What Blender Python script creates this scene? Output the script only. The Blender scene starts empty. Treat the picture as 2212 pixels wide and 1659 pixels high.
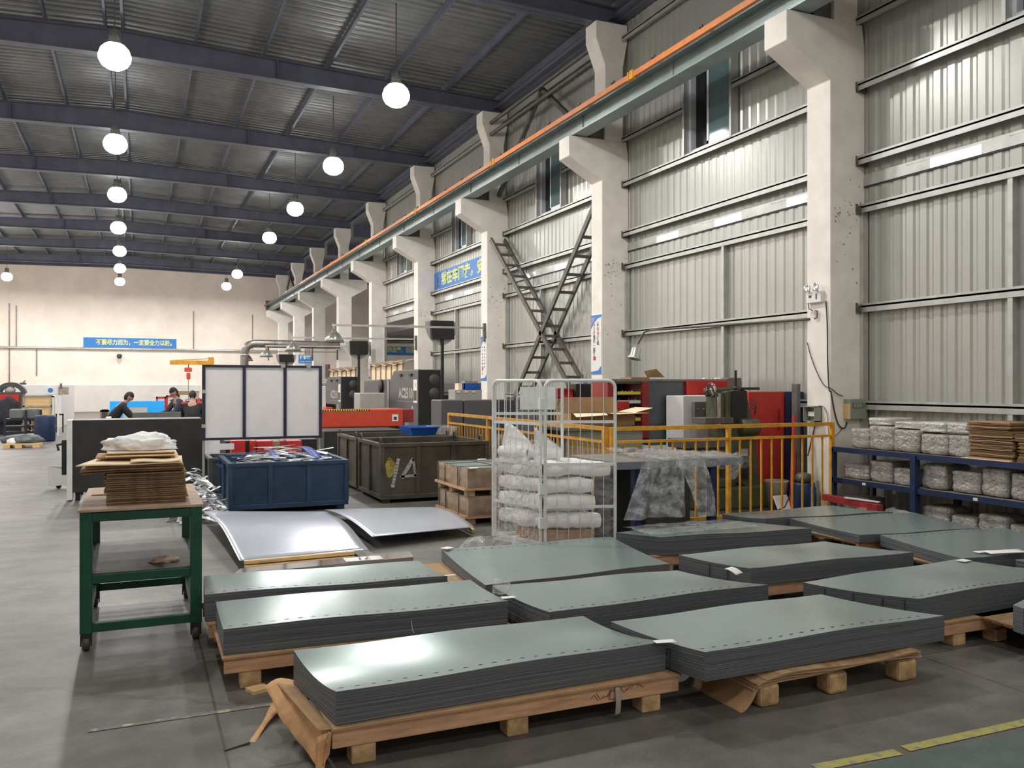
import bpy, bmesh, math, random
from mathutils import Vector, Matrix
random.seed(7)
SC = bpy.context.scene
COL = SC.collection

# ------------------------------------------------------------------ camera, world, lamps' common values, exposure
CAM_H, FPX, CU, CV = 1.65, 1853.0, 1106.0, 831.0
TH = math.atan(806 / 1853)
ST, CT = math.sin(TH), math.cos(TH)
cam_d = bpy.data.cameras.new('camera')
cam = bpy.data.objects.new('camera', cam_d)
COL.objects.link(cam)
cam.location = (0, 0, CAM_H)
cam.rotation_euler = (math.radians(90.046), 0, -TH)
cam_d.sensor_width = 36
cam_d.lens = FPX / 2212 * 36
cam_d.clip_end = 300
SC.camera = cam
W = bpy.data.worlds.new('hall_ambient')
SC.world = W
W.use_nodes = True
W.node_tree.nodes['Background'].inputs[0].default_value = (.62, .68, .8, 1)
W.node_tree.nodes['Background'].inputs[1].default_value = .1
LAMP_W = 175
LENS_E = 26
SC.view_settings.view_transform = 'Standard'
SC.view_settings.look = 'None'
SC.view_settings.exposure = 0.08
SC.view_settings.gamma = 1

# ------------------------------------------------------------------ measuring helpers: a sight line meets a plane of the hall
def ray(u):
    x = (u - CU) / FPX
    return ST + x * CT, CT - x * ST
def G(u, v, z=0.0):                      # on the level z
    d = (CAM_H - z) * FPX / (v - CV); a, b = ray(u)
    return Vector((a * d, b * d, z))
def PY(u, v, Y):                         # on the plane y = Y
    a, b = ray(u); d = Y / b
    return Vector((a * d, Y, CAM_H - (v - CV) / FPX * d))
def PX(u, v, X):                         # on the plane x = X
    a, b = ray(u); d = X / a
    return Vector((X, b * d, CAM_H - (v - CV) / FPX * d))

# ------------------------------------------------------------------ materials
def mat(name, col, rough=.6, metal=0, var=.08, scale=6, bump=0, bscale=40, emis=0, alpha=1, trans=0, stretch=None, spec=None, col2=None, thr=None):
    m = bpy.data.materials.new(name); m.use_nodes = True
    N, L = m.node_tree.nodes, m.node_tree.links
    b = N['Principled BSDF']
    b.inputs['Roughness'].default_value = rough
    b.inputs['Metallic'].default_value = metal
    if spec is not None: b.inputs['Specular IOR Level'].default_value = spec
    tc = N.new('ShaderNodeTexCoord'); mp = N.new('ShaderNodeMapping')
    L.new(tc.outputs['Object'], mp.inputs[0])
    if stretch: mp.inputs['Scale'].default_value = stretch
    nz = N.new('ShaderNodeTexNoise'); nz.inputs['Scale'].default_value = scale; nz.inputs['Detail'].default_value = 6
    nz.inputs['Roughness'].default_value = .62
    L.new(mp.outputs[0], nz.inputs['Vector'])
    cr = N.new('ShaderNodeValToRGB')
    c = list(col)
    lo = [max(0, x * (1 - var * 2)) for x in c]; hi = [min(1, x * (1 + var * 1.6)) for x in c]
    if col2: lo = list(col2); hi = c
    e = cr.color_ramp.elements
    e[0].position, e[1].position = thr if thr else (.3, .7)
    e[0].color = (*lo, 1); e[1].color = (*hi, 1)
    L.new(nz.outputs['Fac'], cr.inputs[0]); L.new(cr.outputs[0], b.inputs['Base Color'])
    if bump:
        n2 = N.new('ShaderNodeTexNoise'); n2.inputs['Scale'].default_value = bscale; n2.inputs['Detail'].default_value = 4
        L.new(mp.outputs[0], n2.inputs['Vector'])
        bp = N.new('ShaderNodeBump'); bp.inputs['Strength'].default_value = min(1, bump); bp.inputs['Distance'].default_value = .02 * max(1, bump)
        L.new(n2.outputs['Fac'], bp.inputs['Height']); L.new(bp.outputs[0], b.inputs['Normal'])
    if emis:
        b.inputs['Emission Color'].default_value = (*c, 1); b.inputs['Emission Strength'].default_value = emis
    if alpha < 1: b.inputs['Alpha'].default_value = alpha
    if trans: b.inputs['Transmission Weight'].default_value = trans
    return m
M = {}
def mk(k, *a, **kw): M[k] = mat(k, *a, **kw)
mk('concrete', (.42, .415, .39), .5, var=.16, scale=.9, bump=.08, bscale=25)
mk('plaster', (.90, .86, .79), .8, var=.05, scale=2.2, bump=.12, bscale=9)
mk('far_plaster', (.93, .83, .74), .85, var=.05, scale=.7, bump=.05, bscale=5)
mk('dado', (.70, .67, .63), .85, var=.05, scale=.8)
mk('wallsheet', (.45, .455, .42), .33, .3, var=.03, scale=1.2)
mk('steel_zinc', (.62, .62, .60), .32, .7, var=.08, scale=5)
mk('girt', (.50, .51, .49), .42, .5, var=.1, scale=3)
mk('roof', (.24, .25, .255), .42, .3, var=.1, scale=2)
mk('rafter', (.13, .14, .19), .5, .2, var=.1, scale=2)
mk('dark_steel', (.16, .15, .14), .5, .4, var=.2, scale=6)
mk('brace', (.125, .12, .105), .55, .3, var=.15, scale=6)
mk('crane', (.30, .37, .37), .42, .35, var=.08, scale=3)
mk('orange', (.75, .26, .08), .45, var=.08, scale=8)
mk('yellow', (.72, .36, .035), .5, var=.14, scale=9)
mk('black', (.018, .019, .02), .5, var=.1)
mk('blackpanel', (.035, .036, .036), .5, .2, var=.15, scale=3)
mk('charcoal', (.075, .075, .08), .5, .2, var=.1)
mk('white', (.78, .77, .77), .6, var=.02)
mk('whitepanel', (.84, .82, .83), .45, var=.03, scale=2)
mk('paper', (.85, .85, .83), .8, var=.02)
mk('frame_navy', (.03, .035, .06), .45, .3, var=.1)
mk('glass_dark', (.14, .21, .22), .08, .2, var=.1, scale=1)
mk('nightglass', (.008, .009, .011), .08, var=0)
mk('alu', (.80, .81, .82), .3, .6, var=.03)
mk('rust', (.24, .11, .05), .8, .2, var=.3, scale=14)
mk('banner_blue', (.035, .22, .62), .5, var=.04)
mk('banner_yellow', (.72, .78, .30), .6, var=.02)
mk('red', (.55, .035, .03), .42, var=.08)
mk('red_dark', (.33, .03, .03), .5, var=.1)
mk('red_orange', (.66, .075, .04), .4, var=.05)
mk('seal_red', (.7, .12, .1), .6, var=.05)
mk('ink', (.05, .05, .06), .6, var=0)
mk('pink_ink', (.75, .2, .25), .6, var=0)
mk('lilac', (.30, .28, .58), .5, var=.1)
mk('green_cart', (.008, .075, .045), .42, .1, var=.12, scale=8)
mk('cart_board', (.42, .31, .22), .75, var=.12, scale=8)
mk('cart_shelf', (.10, .09, .08), .6, .0, var=.3, scale=4)
mk('cardboard', (.40, .25, .13), .85, var=.08, scale=10)
mk('card_dark', (.20, .115, .06), .9, var=.25, scale=10, stretch=(1, 1, 40))
mk('card_pile', (.24, .15, .085), .9, var=.2, scale=10)
mk('card_light', (.92, .75, .52), .8, var=.04)
mk('kraft', (.62, .35, .16), .75, var=.13, scale=7, bump=.35, bscale=9)
mk('kraft_wrap', (.36, .26, .18), .6, var=.12, scale=5, bump=.6, bscale=6)
mk('wood', (.55, .32, .19), .75, var=.14, scale=5, stretch=(1, 9, 9))
mk('woodx', (.56, .35, .20), .75, var=.15, scale=4, stretch=(1, 8, 14))
mk('woodend', (.45, .30, .15), .8, var=.25, scale=14)
mk('woodpale', (.74, .52, .26), .7, var=.1, scale=5, stretch=(1, 10, 10))
mk('ply', (.40, .27, .15), .8, var=.3, scale=5, stretch=(1, 1, 60))
mk('zincsheet', (.33, .415, .40), .25, .5, var=.03, scale=3)
mk('sheetedge', (.105, .118, .13), .5, .1, var=.2, scale=3, stretch=(1, 1, 160))
mk('slot', (.012, .015, .015), .8, var=0)
mk('slotlip', (.62, .70, .68), .3, .5, var=0)
mk('lightsheet', (.62, .67, .76), .26, .45, var=.02, scale=2)
mk('inox', (.62, .58, .55), .10, .9, var=.05, scale=4)
mk('bluebin', (.025, .06, .125), .5, .15, var=.22, scale=2.6)
mk('graybin', (.10, .12, .14), .5, .2, var=.15)
mk('olive', (.085, .075, .055), .6, .15, var=.3, scale=2.5)
mk('chalk', (.48, .49, .50), .9, var=.2, scale=30)
mk('chalk_yellow', (.42, .34, .07), .9, var=.3, scale=14)
mk('scrap', (.72, .74, .76), .35, .45, var=.2, scale=9)
mk('scrap_blue', (.10, .13, .40), .45, .2, var=.1)
mk('cagewhite', (.78, .83, .82), .4, .15, var=.04)
mk('film_white', (.83, .83, .82), .5, var=.03, scale=7, bump=.8, bscale=14)
mk('foam', (.92, .92, .91), .6, var=.02, bump=.2, bscale=8)
mk('navy', (.018, .035, .10), .45, .2, var=.12)
mk('deskgray', (.22, .20, .18), .6, var=.12, scale=5)
mk('deskedge', (.16, .19, .21), .5, var=.08)
mk('machine_gray', (.115, .11, .115), .5, .1, var=.06)
mk('machine_light', (.42, .40, .37), .5, var=.06)
mk('machine_green', (.095, .105, .06), .5, .15, var=.15)
mk('toolgray', (.11, .13, .14), .45, .25, var=.12, scale=5)
mk('arrow_yellow', (.78, .66, .05), .5, var=.05)
mk('cable', (.04, .035, .03), .6, var=0)
mk('chrome', (.7, .7, .68), .15, 1, var=.03)
mk('shade', (.45, .47, .44), .22, .7, var=.05)
mk('disc', (.50, .51, .49), .5, var=.02)
mk('duct', (.30, .28, .26), .35, .6, var=.25, scale=3)
mk('skin', (.48, .28, .20), .6, var=.04)
mk('hair', (.012, .01, .009), .6, var=.1)
mk('jacket', (.022, .024, .032), .85, var=.2, scale=9)
mk('jacket_blue', (.04, .045, .08), .85, var=.2, scale=9)
mk('trousers', (.03, .03, .04), .85, var=.1)
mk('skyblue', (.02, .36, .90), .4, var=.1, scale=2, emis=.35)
mk('lens', (1, .98, .95), .4, var=0, emis=LENS_E)
mk('lens_small', (1, .97, .9), .4, var=0, emis=60)
mk('blue_tub', (.02, .12, .5), .4, var=.08)
mk('blue_barrel', (.01, .10, .38), .35, var=.1)
mk('bucket', (.40, .36, .30), .7, var=.15)
mk('boxgreen', (.30, .33, .27), .5, var=.06)
mk('boxgray', (.18, .19, .18), .5, var=.08)
mk('yellowpaint', (.36, .33, .09), .7, var=.15, scale=20, col2=(.22, .215, .17), thr=(.38, .5))
mk('fadedpaint', (.46, .42, .22), .7, col2=(.17, .165, .15), scale=9, thr=(.52, .62))
mk('greenfloor', (.085, .12, .105), .45, var=.15, scale=6)
mk('wire', (.18, .18, .17), .5, .5, var=.1)
mk('strap', (.02, .02, .02), .5, var=0)
mk('rag', (.42, .33, .26), .9, var=.2, scale=20)
mk('window_frame', (.70, .74, .78), .35, .1, var=.02)
mk('soot', (.22, .22, .20), .85, var=.2)
for _k, _c, _r, _al, _bs in (('clearfilm', (.80, .82, .84), .14, .26, 26), ('wrapfilm', (.93, .94, .95), .12, .26, 22), ('cagefilm', (.93, .94, .95), .10, .15, 18), ('packfilm', (.62, .60, .56), .18, .55, 24)):
    m = mat(_k, _c, _r * .7, 0, var=.05, scale=9, bump=3.5, bscale=_bs, spec=.9)
    N, L = m.node_tree.nodes, m.node_tree.links
    n = N.new('ShaderNodeTexNoise'); n.inputs['Scale'].default_value = 8; n.inputs['Detail'].default_value = 5
    tc = [x for x in N if x.type == 'MAPPING'][0]
    L.new(tc.outputs[0], n.inputs['Vector'])
    r = N.new('ShaderNodeMapRange'); r.inputs[1].default_value = .35; r.inputs[2].default_value = .7
    r.inputs[3].default_value = _al * .45; r.inputs[4].default_value = min(1, _al * 1.7)
    L.new(n.outputs['Fac'], r.inputs[0]); L.new(r.outputs[0], N['Principled BSDF'].inputs['Alpha'])
    M[_k] = m

# blotched floor with slab joints
def floor_mat():
    m = bpy.data.materials.new('floor_concrete'); m.use_nodes = True
    N, L = m.node_tree.nodes, m.node_tree.links; b = N['Principled BSDF']
    tc = N.new('ShaderNodeTexCoord')
    def noise(s, d=6, st=None):
        n = N.new('ShaderNodeTexNoise'); n.inputs['Scale'].default_value = s; n.inputs['Detail'].default_value = d; n.inputs['Roughness'].default_value = .65
        mp = N.new('ShaderNodeMapping'); L.new(tc.outputs['Object'], mp.inputs[0])
        if st: mp.inputs['Scale'].default_value = st; mp.inputs['Rotation'].default_value = (0, 0, .15)
        L.new(mp.outputs[0], n.inputs['Vector']); return n
    def ramp(src, p0, c0, p1, c1):
        r = N.new('ShaderNodeValToRGB'); e = r.color_ramp.elements
        e[0].position, e[1].position = p0, p1; e[0].color = (*c0, 1); e[1].color = (*c1, 1)
        L.new(src, r.inputs[0]); return r
    def mul(a, bb, f=1):
        x = N.new('ShaderNodeMix'); x.data_type = 'RGBA'; x.blend_type = 'MULTIPLY'; x.inputs[0].default_value = f
        L.new(a, x.inputs[6]); L.new(bb, x.inputs[7]); return x.outputs[2]
    a = ramp(noise(.55, 8).outputs['Fac'], .3, (.125, .122, .115), .7, (.205, .196, .18))
    s = ramp(noise(1.2, 8, (.35, 2.2, 1)).outputs['Fac'], .35, (.72, .71, .69), .6, (1, 1, 1))
    g = ramp(noise(55, 3).outputs['Fac'], .3, (.78, .78, .78), .7, (1, 1, 1))
    sp = ramp(noise(9, 8).outputs['Fac'], .66, (1, 1, 1), .8, (1.25, 1.25, 1.22))
    m2 = ramp(noise(4.5, 10).outputs['Fac'], .38, (.74, .74, .73), .62, (1.12, 1.11, 1.08))
    ck = N.new('ShaderNodeTexVoronoi'); ck.feature = 'DISTANCE_TO_EDGE'; ck.inputs['Scale'].default_value = .22
    wn = noise(1.3, 6); av = N.new('ShaderNodeMix'); av.data_type = 'RGBA'; av.inputs[0].default_value = .3; L.new(tc.outputs['Object'], av.inputs[6]); L.new(wn.outputs['Color'], av.inputs[7]); L.new(av.outputs[2], ck.inputs['Vector'])
    cr2 = ramp(ck.outputs['Distance'], .0, (.62, .62, .62), .0022, (1, 1, 1))
    o = mul(mul(mul(mul(mul(a.outputs[0], s.outputs[0]), g.outputs[0]), sp.outputs[0], .7), m2.outputs[0], .8), cr2.outputs[0], .8)
    # joints every 4 m
    sx = N.new('ShaderNodeSeparateXYZ'); L.new(tc.outputs['Object'], sx.inputs[0])
    js = None
    for ax, off in ((0, 1.3), (1, 2.95)):
        ad = N.new('ShaderNodeMath'); ad.operation = 'ADD'; ad.inputs[1].default_value = 100 - off; L.new(sx.outputs[ax], ad.inputs[0])
        mo = N.new('ShaderNodeMath'); mo.operation = 'MODULO'; mo.inputs[1].default_value = 4; L.new(ad.outputs[0], mo.inputs[0])
        lt = N.new('ShaderNodeMath'); lt.operation = 'GREATER_THAN'; lt.inputs[1].default_value = .014; L.new(mo.outputs[0], lt.inputs[0])
        if js is None: js = lt
        else:
            mm = N.new('ShaderNodeMath'); mm.operation = 'MULTIPLY'; L.new(js.outputs[0], mm.inputs[0]); L.new(lt.outputs[0], mm.inputs[1]); js = mm
    jr = ramp(js.outputs[0], 0, (.5, .5, .5), 1, (1, 1, 1))
    o = mul(o, jr.outputs[0])
    L.new(o, b.inputs['Base Color'])
    rr = N.new('ShaderNodeMapRange'); rr.inputs[3].default_value = .34; rr.inputs[4].default_value = .6
    L.new(noise(1.6, 6).outputs['Fac'], rr.inputs[0]); L.new(rr.outputs[0], b.inputs['Roughness'])
    bp = N.new('ShaderNodeBump'); bp.inputs['Strength'].default_value = .12; bp.inputs['Distance'].default_value = .01
    L.new(noise(30, 5).outputs['Fac'], bp.inputs['Height']); L.new(bp.outputs[0], b.inputs['Normal'])
    return m
M['floor'] = floor_mat()

# ------------------------------------------------------------------ mesh builder
class B:
    def __init__(s): s.v, s.f, s.m, s.sm = [], [], [], []
    def _add(s, vs, fs, m, smooth=False):
        n = len(s.v); s.v += [Vector(v) for v in vs]
        for f in fs: s.f.append([i + n for i in f]); s.m.append(m); s.sm.append(smooth)
        return s
    def box(s, x0, y0, z0, x1, y1, z1, m=0):
        v = [(x0, y0, z0), (x1, y0, z0), (x1, y1, z0), (x0, y1, z0), (x0, y0, z1), (x1, y0, z1), (x1, y1, z1), (x0, y1, z1)]
        return s._add(v, [(3, 2, 1, 0), (4, 5, 6, 7), (0, 1, 5, 4), (1, 2, 6, 5), (2, 3, 7, 6), (3, 0, 4, 7)], m)
    def obox(s, c, sz, rz=0, rx=0, ry=0, m=0):
        R = Matrix.Translation(c) @ Matrix.Rotation(rz, 4, 'Z') @ Matrix.Rotation(ry, 4, 'Y') @ Matrix.Rotation(rx, 4, 'X')
        a, b, d = sz[0] / 2, sz[1] / 2, sz[2] / 2
        v = [R @ Vector(p) for p in ((-a, -b, -d), (a, -b, -d), (a, b, -d), (-a, b, -d), (-a, -b, d), (a, -b, d), (a, b, d), (-a, b, d))]
        return s._add(v, [(3, 2, 1, 0), (4, 5, 6, 7), (0, 1, 5, 4), (1, 2, 6, 5), (2, 3, 7, 6), (3, 0, 4, 7)], m)
    def prism(s, poly, ext, m=0):
        n = len(poly); e = Vector(ext); P = [Vector(p) for p in poly]
        nor = Vector((0, 0, 0))
        for i in range(n): nor += P[i].cross(P[(i + 1) % n])
        if nor.dot(e) > 0: P.reverse()
        v = P + [p + e for p in P]
        return s._add(v, [tuple(range(n)), tuple(range(2 * n - 1, n - 1, -1))] + [(i, n + i, n + (i + 1) % n, (i + 1) % n)[::1] for i in range(n)], m)
    def bar(s, p, q, w, h=None, m=0, up=(0, 0, 1)):       # rectangular bar from p to q
        p, q = Vector(p), Vector(q); h = h or w; d = (q - p).normalized(); u = Vector(up)
        if abs(d.dot(u)) > .98: u = Vector((0, 1, 0))
        a = d.cross(u).normalized() * w / 2; b = a.cross(d).normalized() * h / 2
        v = [p - a - b, p + a - b, p + a + b, p - a + b, q - a - b, q + a - b, q + a + b, q - a + b]
        return s._add(v, [(0, 1, 2, 3), (7, 6, 5, 4), (4, 5, 1, 0), (5, 6, 2, 1), (6, 7, 3, 2), (7, 4, 0, 3)], m)
    def tube(s, pts, r, n=8, m=0, cap=True):
        P = [Vector(p) for p in pts]; k = len(P); rs = r if isinstance(r, (list, tuple)) else [r] * k
        d0 = (P[1] - P[0]).normalized(); u = Vector((0, 0, 1)) if abs(d0.z) < .9 else Vector((1, 0, 0))
        a = d0.cross(u).normalized(); vs = []
        for i in range(k):
            d = (P[min(i + 1, k - 1)] - P[max(i - 1, 0)]).normalized()
            a = (a - d * a.dot(d)).normalized(); b = d.cross(a)
            for j in range(n):
                t = 2 * math.pi * j / n; vs.append(P[i] + (a * math.cos(t) + b * math.sin(t)) * rs[i])
        fs = [(i * n + j, i * n + (j + 1) % n, (i + 1) * n + (j + 1) % n, (i + 1) * n + j) for i in range(k - 1) for j in range(n)]
        s._add(vs, fs, m, True)
        if cap: s._add(vs[:n], [tuple(range(n))[::-1]], m); s._add(vs[-n:], [tuple(range(n))], m)
        return s
    def lathe(s, c, prof, n=20, m=0, axis='z', smooth=True):
        c = Vector(c); vs = []
        for r, h in prof:
            for j in range(n):
                t = 2 * math.pi * j / n; x, y = r * math.cos(t), r * math.sin(t)
                vs.append(c + (Vector((x, y, h)) if axis == 'z' else Vector((h, x, y)) if axis == 'x' else Vector((y, h, x))))
        fs = [(i * n + j, i * n + (j + 1) % n, (i + 1) * n + (j + 1) % n, (i + 1) * n + j) for i in range(len(prof) - 1) for j in range(n)]
        return s._add(vs, fs, m, smooth)
    def poly(s, pts, m=0): return s._add(pts, [tuple(range(len(pts)))], m)
    def grid(s, fn, nu, nv, m=0, smooth=True, thick=0):
        vs = [Vector(fn(i / nu, j / nv)) for i in range(nu + 1) for j in range(nv + 1)]; w = nv + 1
        fs = [(i * w + j, (i + 1) * w + j, (i + 1) * w + j + 1, i * w + j + 1) for i in range(nu) for j in range(nv)]
        s._add(vs, fs, m, smooth)
        if thick:
            lo = [v - Vector((0, 0, thick)) for v in vs]
            s._add(lo, [f[::-1] for f in fs], m, smooth)
            n0 = len(s.v) - 2 * len(vs); k = len(vs)
            ring = [i * w for i in range(nu + 1)] + [nu * w + j for j in range(1, w)] + [i * w + nv for i in range(nu - 1, -1, -1)] + [j for j in range(nv - 1, 0, -1)]
            for a, b in zip(ring, ring[1:] + ring[:1]):
                s.f.append([n0 + a, n0 + k + a, n0 + k + b, n0 + b]); s.m.append(m); s.sm.append(False)
        return s
    def text(s, body, c, xd, yd, size, m=0, width=None, bold=.0):
        cu = bpy.data.curves.new('t', 'FONT'); cu.body = body; cu.align_x = 'CENTER'; cu.align_y = 'CENTER'; cu.size = size
        cu.resolution_u = 2; cu.offset = bold
        ob = bpy.data.objects.new('t', cu); COL.objects.link(ob)
        dg = bpy.context.evaluated_depsgraph_get(); dg.update()
        me = bpy.data.meshes.new_from_object(ob.evaluated_get(dg))
        c, xd, yd = Vector(c), Vector(xd).normalized(), Vector(yd).normalized()
        k = 1
        if width and me.vertices:
            xs = [v.co.x for v in me.vertices]; k = width / (max(xs) - min(xs)); mid = (max(xs) + min(xs)) / 2
        else: mid = 0
        vs = [c + xd * ((v.co.x - mid) * k) + yd * v.co.y for v in me.vertices]
        s._add(vs, [tuple(p.vertices) for p in me.polygons], m)
        bpy.data.objects.remove(ob); bpy.data.curves.remove(cu); bpy.data.meshes.remove(me)
        return s
    def build(s, name, mats, parent=None, bevel=0):
        me = bpy.data.meshes.new(name)
        off = Vector((0, 0, 0))
        if parent is None:
            xs = [v.x for v in s.v]; ys = [v.y for v in s.v]; zs = [v.z for v in s.v]
            off = Vector(((min(xs) + max(xs)) / 2, (min(ys) + max(ys)) / 2, min(zs)))
        me.from_pydata([tuple(v - off) for v in s.v], [], s.f)
        for k in (mats if isinstance(mats, (list, tuple)) else [mats]): me.materials.append(M[k])
        for p, mi, sm in zip(me.polygons, s.m, s.sm): p.material_index = mi; p.use_smooth = sm
        me.update()
        o = bpy.data.objects.new(name, me); COL.objects.link(o); o.location = off
        if parent is not None: o.parent = parent
        if bevel:
            md = o.modifiers.new('bevel', 'BEVEL'); md.width = bevel; md.segments = 2; md.limit_method = 'ANGLE'
        return o
def tag(o, label=None, cat=None, group=None, kind=None):
    if label: o['label'] = label
    if cat: o['category'] = cat
    if group: o['group'] = group
    if kind: o['kind'] = kind
    return o
THINGS = []
def thing(name, label, cat, group=None, loc=None, rz=0):
    o = bpy.data.objects.new(name, None); COL.objects.link(o); o.empty_display_size = .1
    if loc is None: THINGS.append(o)
    else: o.location = loc; o.rotation_euler.z = rz
    return tag(o, label, cat, group)
def struct(name, b, mats, label, cat='structure', parent=None):
    o = b.build(name, mats, parent)
    if parent is None: tag(o, label, cat, None, 'structure')
    return o
def copy_tree(o, parent=None):
    c = o.copy(); COL.objects.link(c); c.parent = parent
    for ch in [x for x in COL.objects if x.parent == o]: copy_tree(ch, c)
    return c
def wob(x, y, s=1.0, seed=0):
    from mathutils import noise
    return noise.noise(Vector((x * s + seed * 7.3, y * s - seed * 3.1, seed * 1.7)))
# ================================================================== THE SETTING
XC, XW = 8.25, 8.85                     # column face and sheet wall
ROWS = [8.58 + 6 * i for i in range(-1, 9)]   # near faces of the columns, first one beside the camera
CW = .43
YF = 58.5
struct('floor', B().box(-9.9, -9, -.2, 24, YF + .2, 0), ['floor'], 'grey worn concrete floor slab of the hall', 'floor')
# painted floor marks
def strip(b, p, q, w, z=.003, n=8, m=0, seed=1):
    p, q = Vector(p), Vector(q); d = (q - p).normalized(); a = Vector((-d.y, d.x, 0)) * w / 2
    for i in range(n):
        A = p.lerp(q, i / n); C_ = p.lerp(q, (i + 1) / n)
        b.poly([A - a + Vector((0, 0, z)), C_ - a + Vector((0, 0, z)), C_ + a + Vector((0, 0, z)), A + a + Vector((0, 0, z))], m)
p0, p1, p2 = G(1760, 1659), G(1945, 1622), G(2212, 1562)
lb = B(); strip(lb, p0, G(1940, 1625), .06); strip(lb, G(1955, 1618), p2 + (p2 - p1) * .8, .06)
struct('trim_1', lb, ['yellowpaint'], 'worn yellow painted line on the floor at lower right', 'floor marking')
e = (p2 - p0).normalized(); nn = Vector((e.y, -e.x, 0))
q0 = p0 - e * 1.5 + nn * .06; q1 = p2 + e * 2 + nn * .06
gb = B(); gb.poly([q0 + Vector((0, 0, .002)), q0 + nn * 1.6 + Vector((0, 0, .002)), q1 + nn * 1.6 + Vector((0, 0, .002)), q1 + Vector((0, 0, .002))])
struct('trim_2', gb, ['greenfloor'], 'green painted walkway area beyond the yellow line', 'floor marking')
fb = B(); strip(fb, G(190, 1580), G(600, 1520), .035)
struct('trim_3', fb, ['fadedpaint'], 'faded yellowish line on the floor left of the nearest pallet', 'floor marking')

# roof: ribs run down the slope, purlins along the hall, rafters across
RX = -.45
def zr(x): return 9.67 - .04 * abs(x - RX)
rb = B()
pro = [(0, 0), (.14, 0), (.17, .035), (.2, .035)]
ys = []
y = -9.0
while y < YF + .2:
    for a, h in pro: ys.append((y + a, h))
    y += .24
for xa, xb in ((-9.9, RX), (RX, 9.1)):
    vs = []
    for (yy, h) in ys: vs += [(xa, yy, zr(xa) - h), (xb, yy, zr(xb) - h)]
    rb._add(vs, [(2 * i, 2 * i + 1, 2 * i + 3, 2 * i + 2) for i in range(len(ys) - 1)], 0)
rb.poly([(-9.9, -9, 9.8), (9.1, -9, 9.8), (9.1, YF + .2, 9.8), (-9.9, YF + .2, 9.8)])
struct('ceiling', rb, ['roof'], 'dark ribbed sheet metal roof of the hall', 'ceiling')
adj = B().box(9.1, 26, 8.95, 24, YF + .2, 9.1)
for i in range(4, 9):
    adj.box(9.0, ROWS[i + 1] + .1 if i < 9 else 0, 8.4, 24, ROWS[i + 1] + .3, 8.95, 1)
struct('ceiling', adj, ['roof', 'rafter'], 'dark roof of the neighbouring hall beyond the open row of columns', 'ceiling')
struct('ceiling', B().box(14.6, 40, 4.95, 24, YF, 5.2), ['roof'], 'lower dark ceiling deep in the neighbouring hall', 'ceiling')

# walls
def ribbed(x, y0, y1, z0, z1, b, m=0):
    vs = []; y = y0
    pr = [(0, 0), (.07, 0), (.10, .016), (.145, .016), (.175, 0)]
    pts = []
    while y < y1 - .01:
        for a, h in pr:
            if y + a <= y1: pts.append((y + a, h))
        y += .2
    pts.append((y1, 0))
    for yy, h in pts: vs += [(x + h, yy, z0), (x + h, yy, z1)]
    b._add(vs, [(2 * i, 2 * i + 1, 2 * i + 3, 2 * i + 2) for i in range(len(pts) - 1)], m)
wr = B()
WY = [8.58 + 6 * i for i in range(-3, 5)]
ZW = 8.82
WIN = [(11.85 + 6.03 * i) for i in range(-2, 4)]
for i in range(len(WY) - 1):
    a, c = WY[i], WY[i + 1]
    w = [x for x in WIN if a < x < c]
    zb = 4.05 if abs(a - 26.58) < .1 else 0
    if w:
        w = w[0]
        ribbed(XW, a, w - .62, zb, ZW, wr); ribbed(XW, w + .62, c, zb, ZW, wr)
        ribbed(XW, w - .62, w + .62, zb, 5.66, wr); ribbed(XW, w - .62, w + .62, 7.12, ZW, wr)
    else: ribbed(XW, a, c, zb, ZW, wr)
ribbed(XW, WY[-1], WY[-1] + .45, 0, ZW, wr)
wr.box(XW + .05, WY[0], 7.2, XW + .08, 33, 9.3, 0)
struct('wall_right', wr, ['wallsheet'], 'ribbed pale grey metal sheet wall on the right', 'wall')
struct('wall_far', B().box(-9.9, YF, 0, 24, YF + .2, 9.7), ['far_plaster'], 'cream plastered far end wall', 'wall')
struct('wall_left', B().box(-9.9, -9, 0, -9.7, YF, 9.7), ['far_plaster'], 'plastered wall on the left side of the hall', 'wall')
struct('wall_neighbour', B().box(24, 26, 0, 24.2, YF, 9), ['far_plaster'], 'wall of the neighbouring hall', 'wall')
struct('wall_near', B().box(-9.9, -9.2, 0, 9, -9, 9.7), ['far_plaster'], 'wall behind the camera', 'wall')
low = B().box(-5.4, YF - .16, 0, 3.5, YF, 1.62)
struct('trim_4', low, ['dado'], 'greyish dado band along the foot of the far wall', 'dado')

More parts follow.
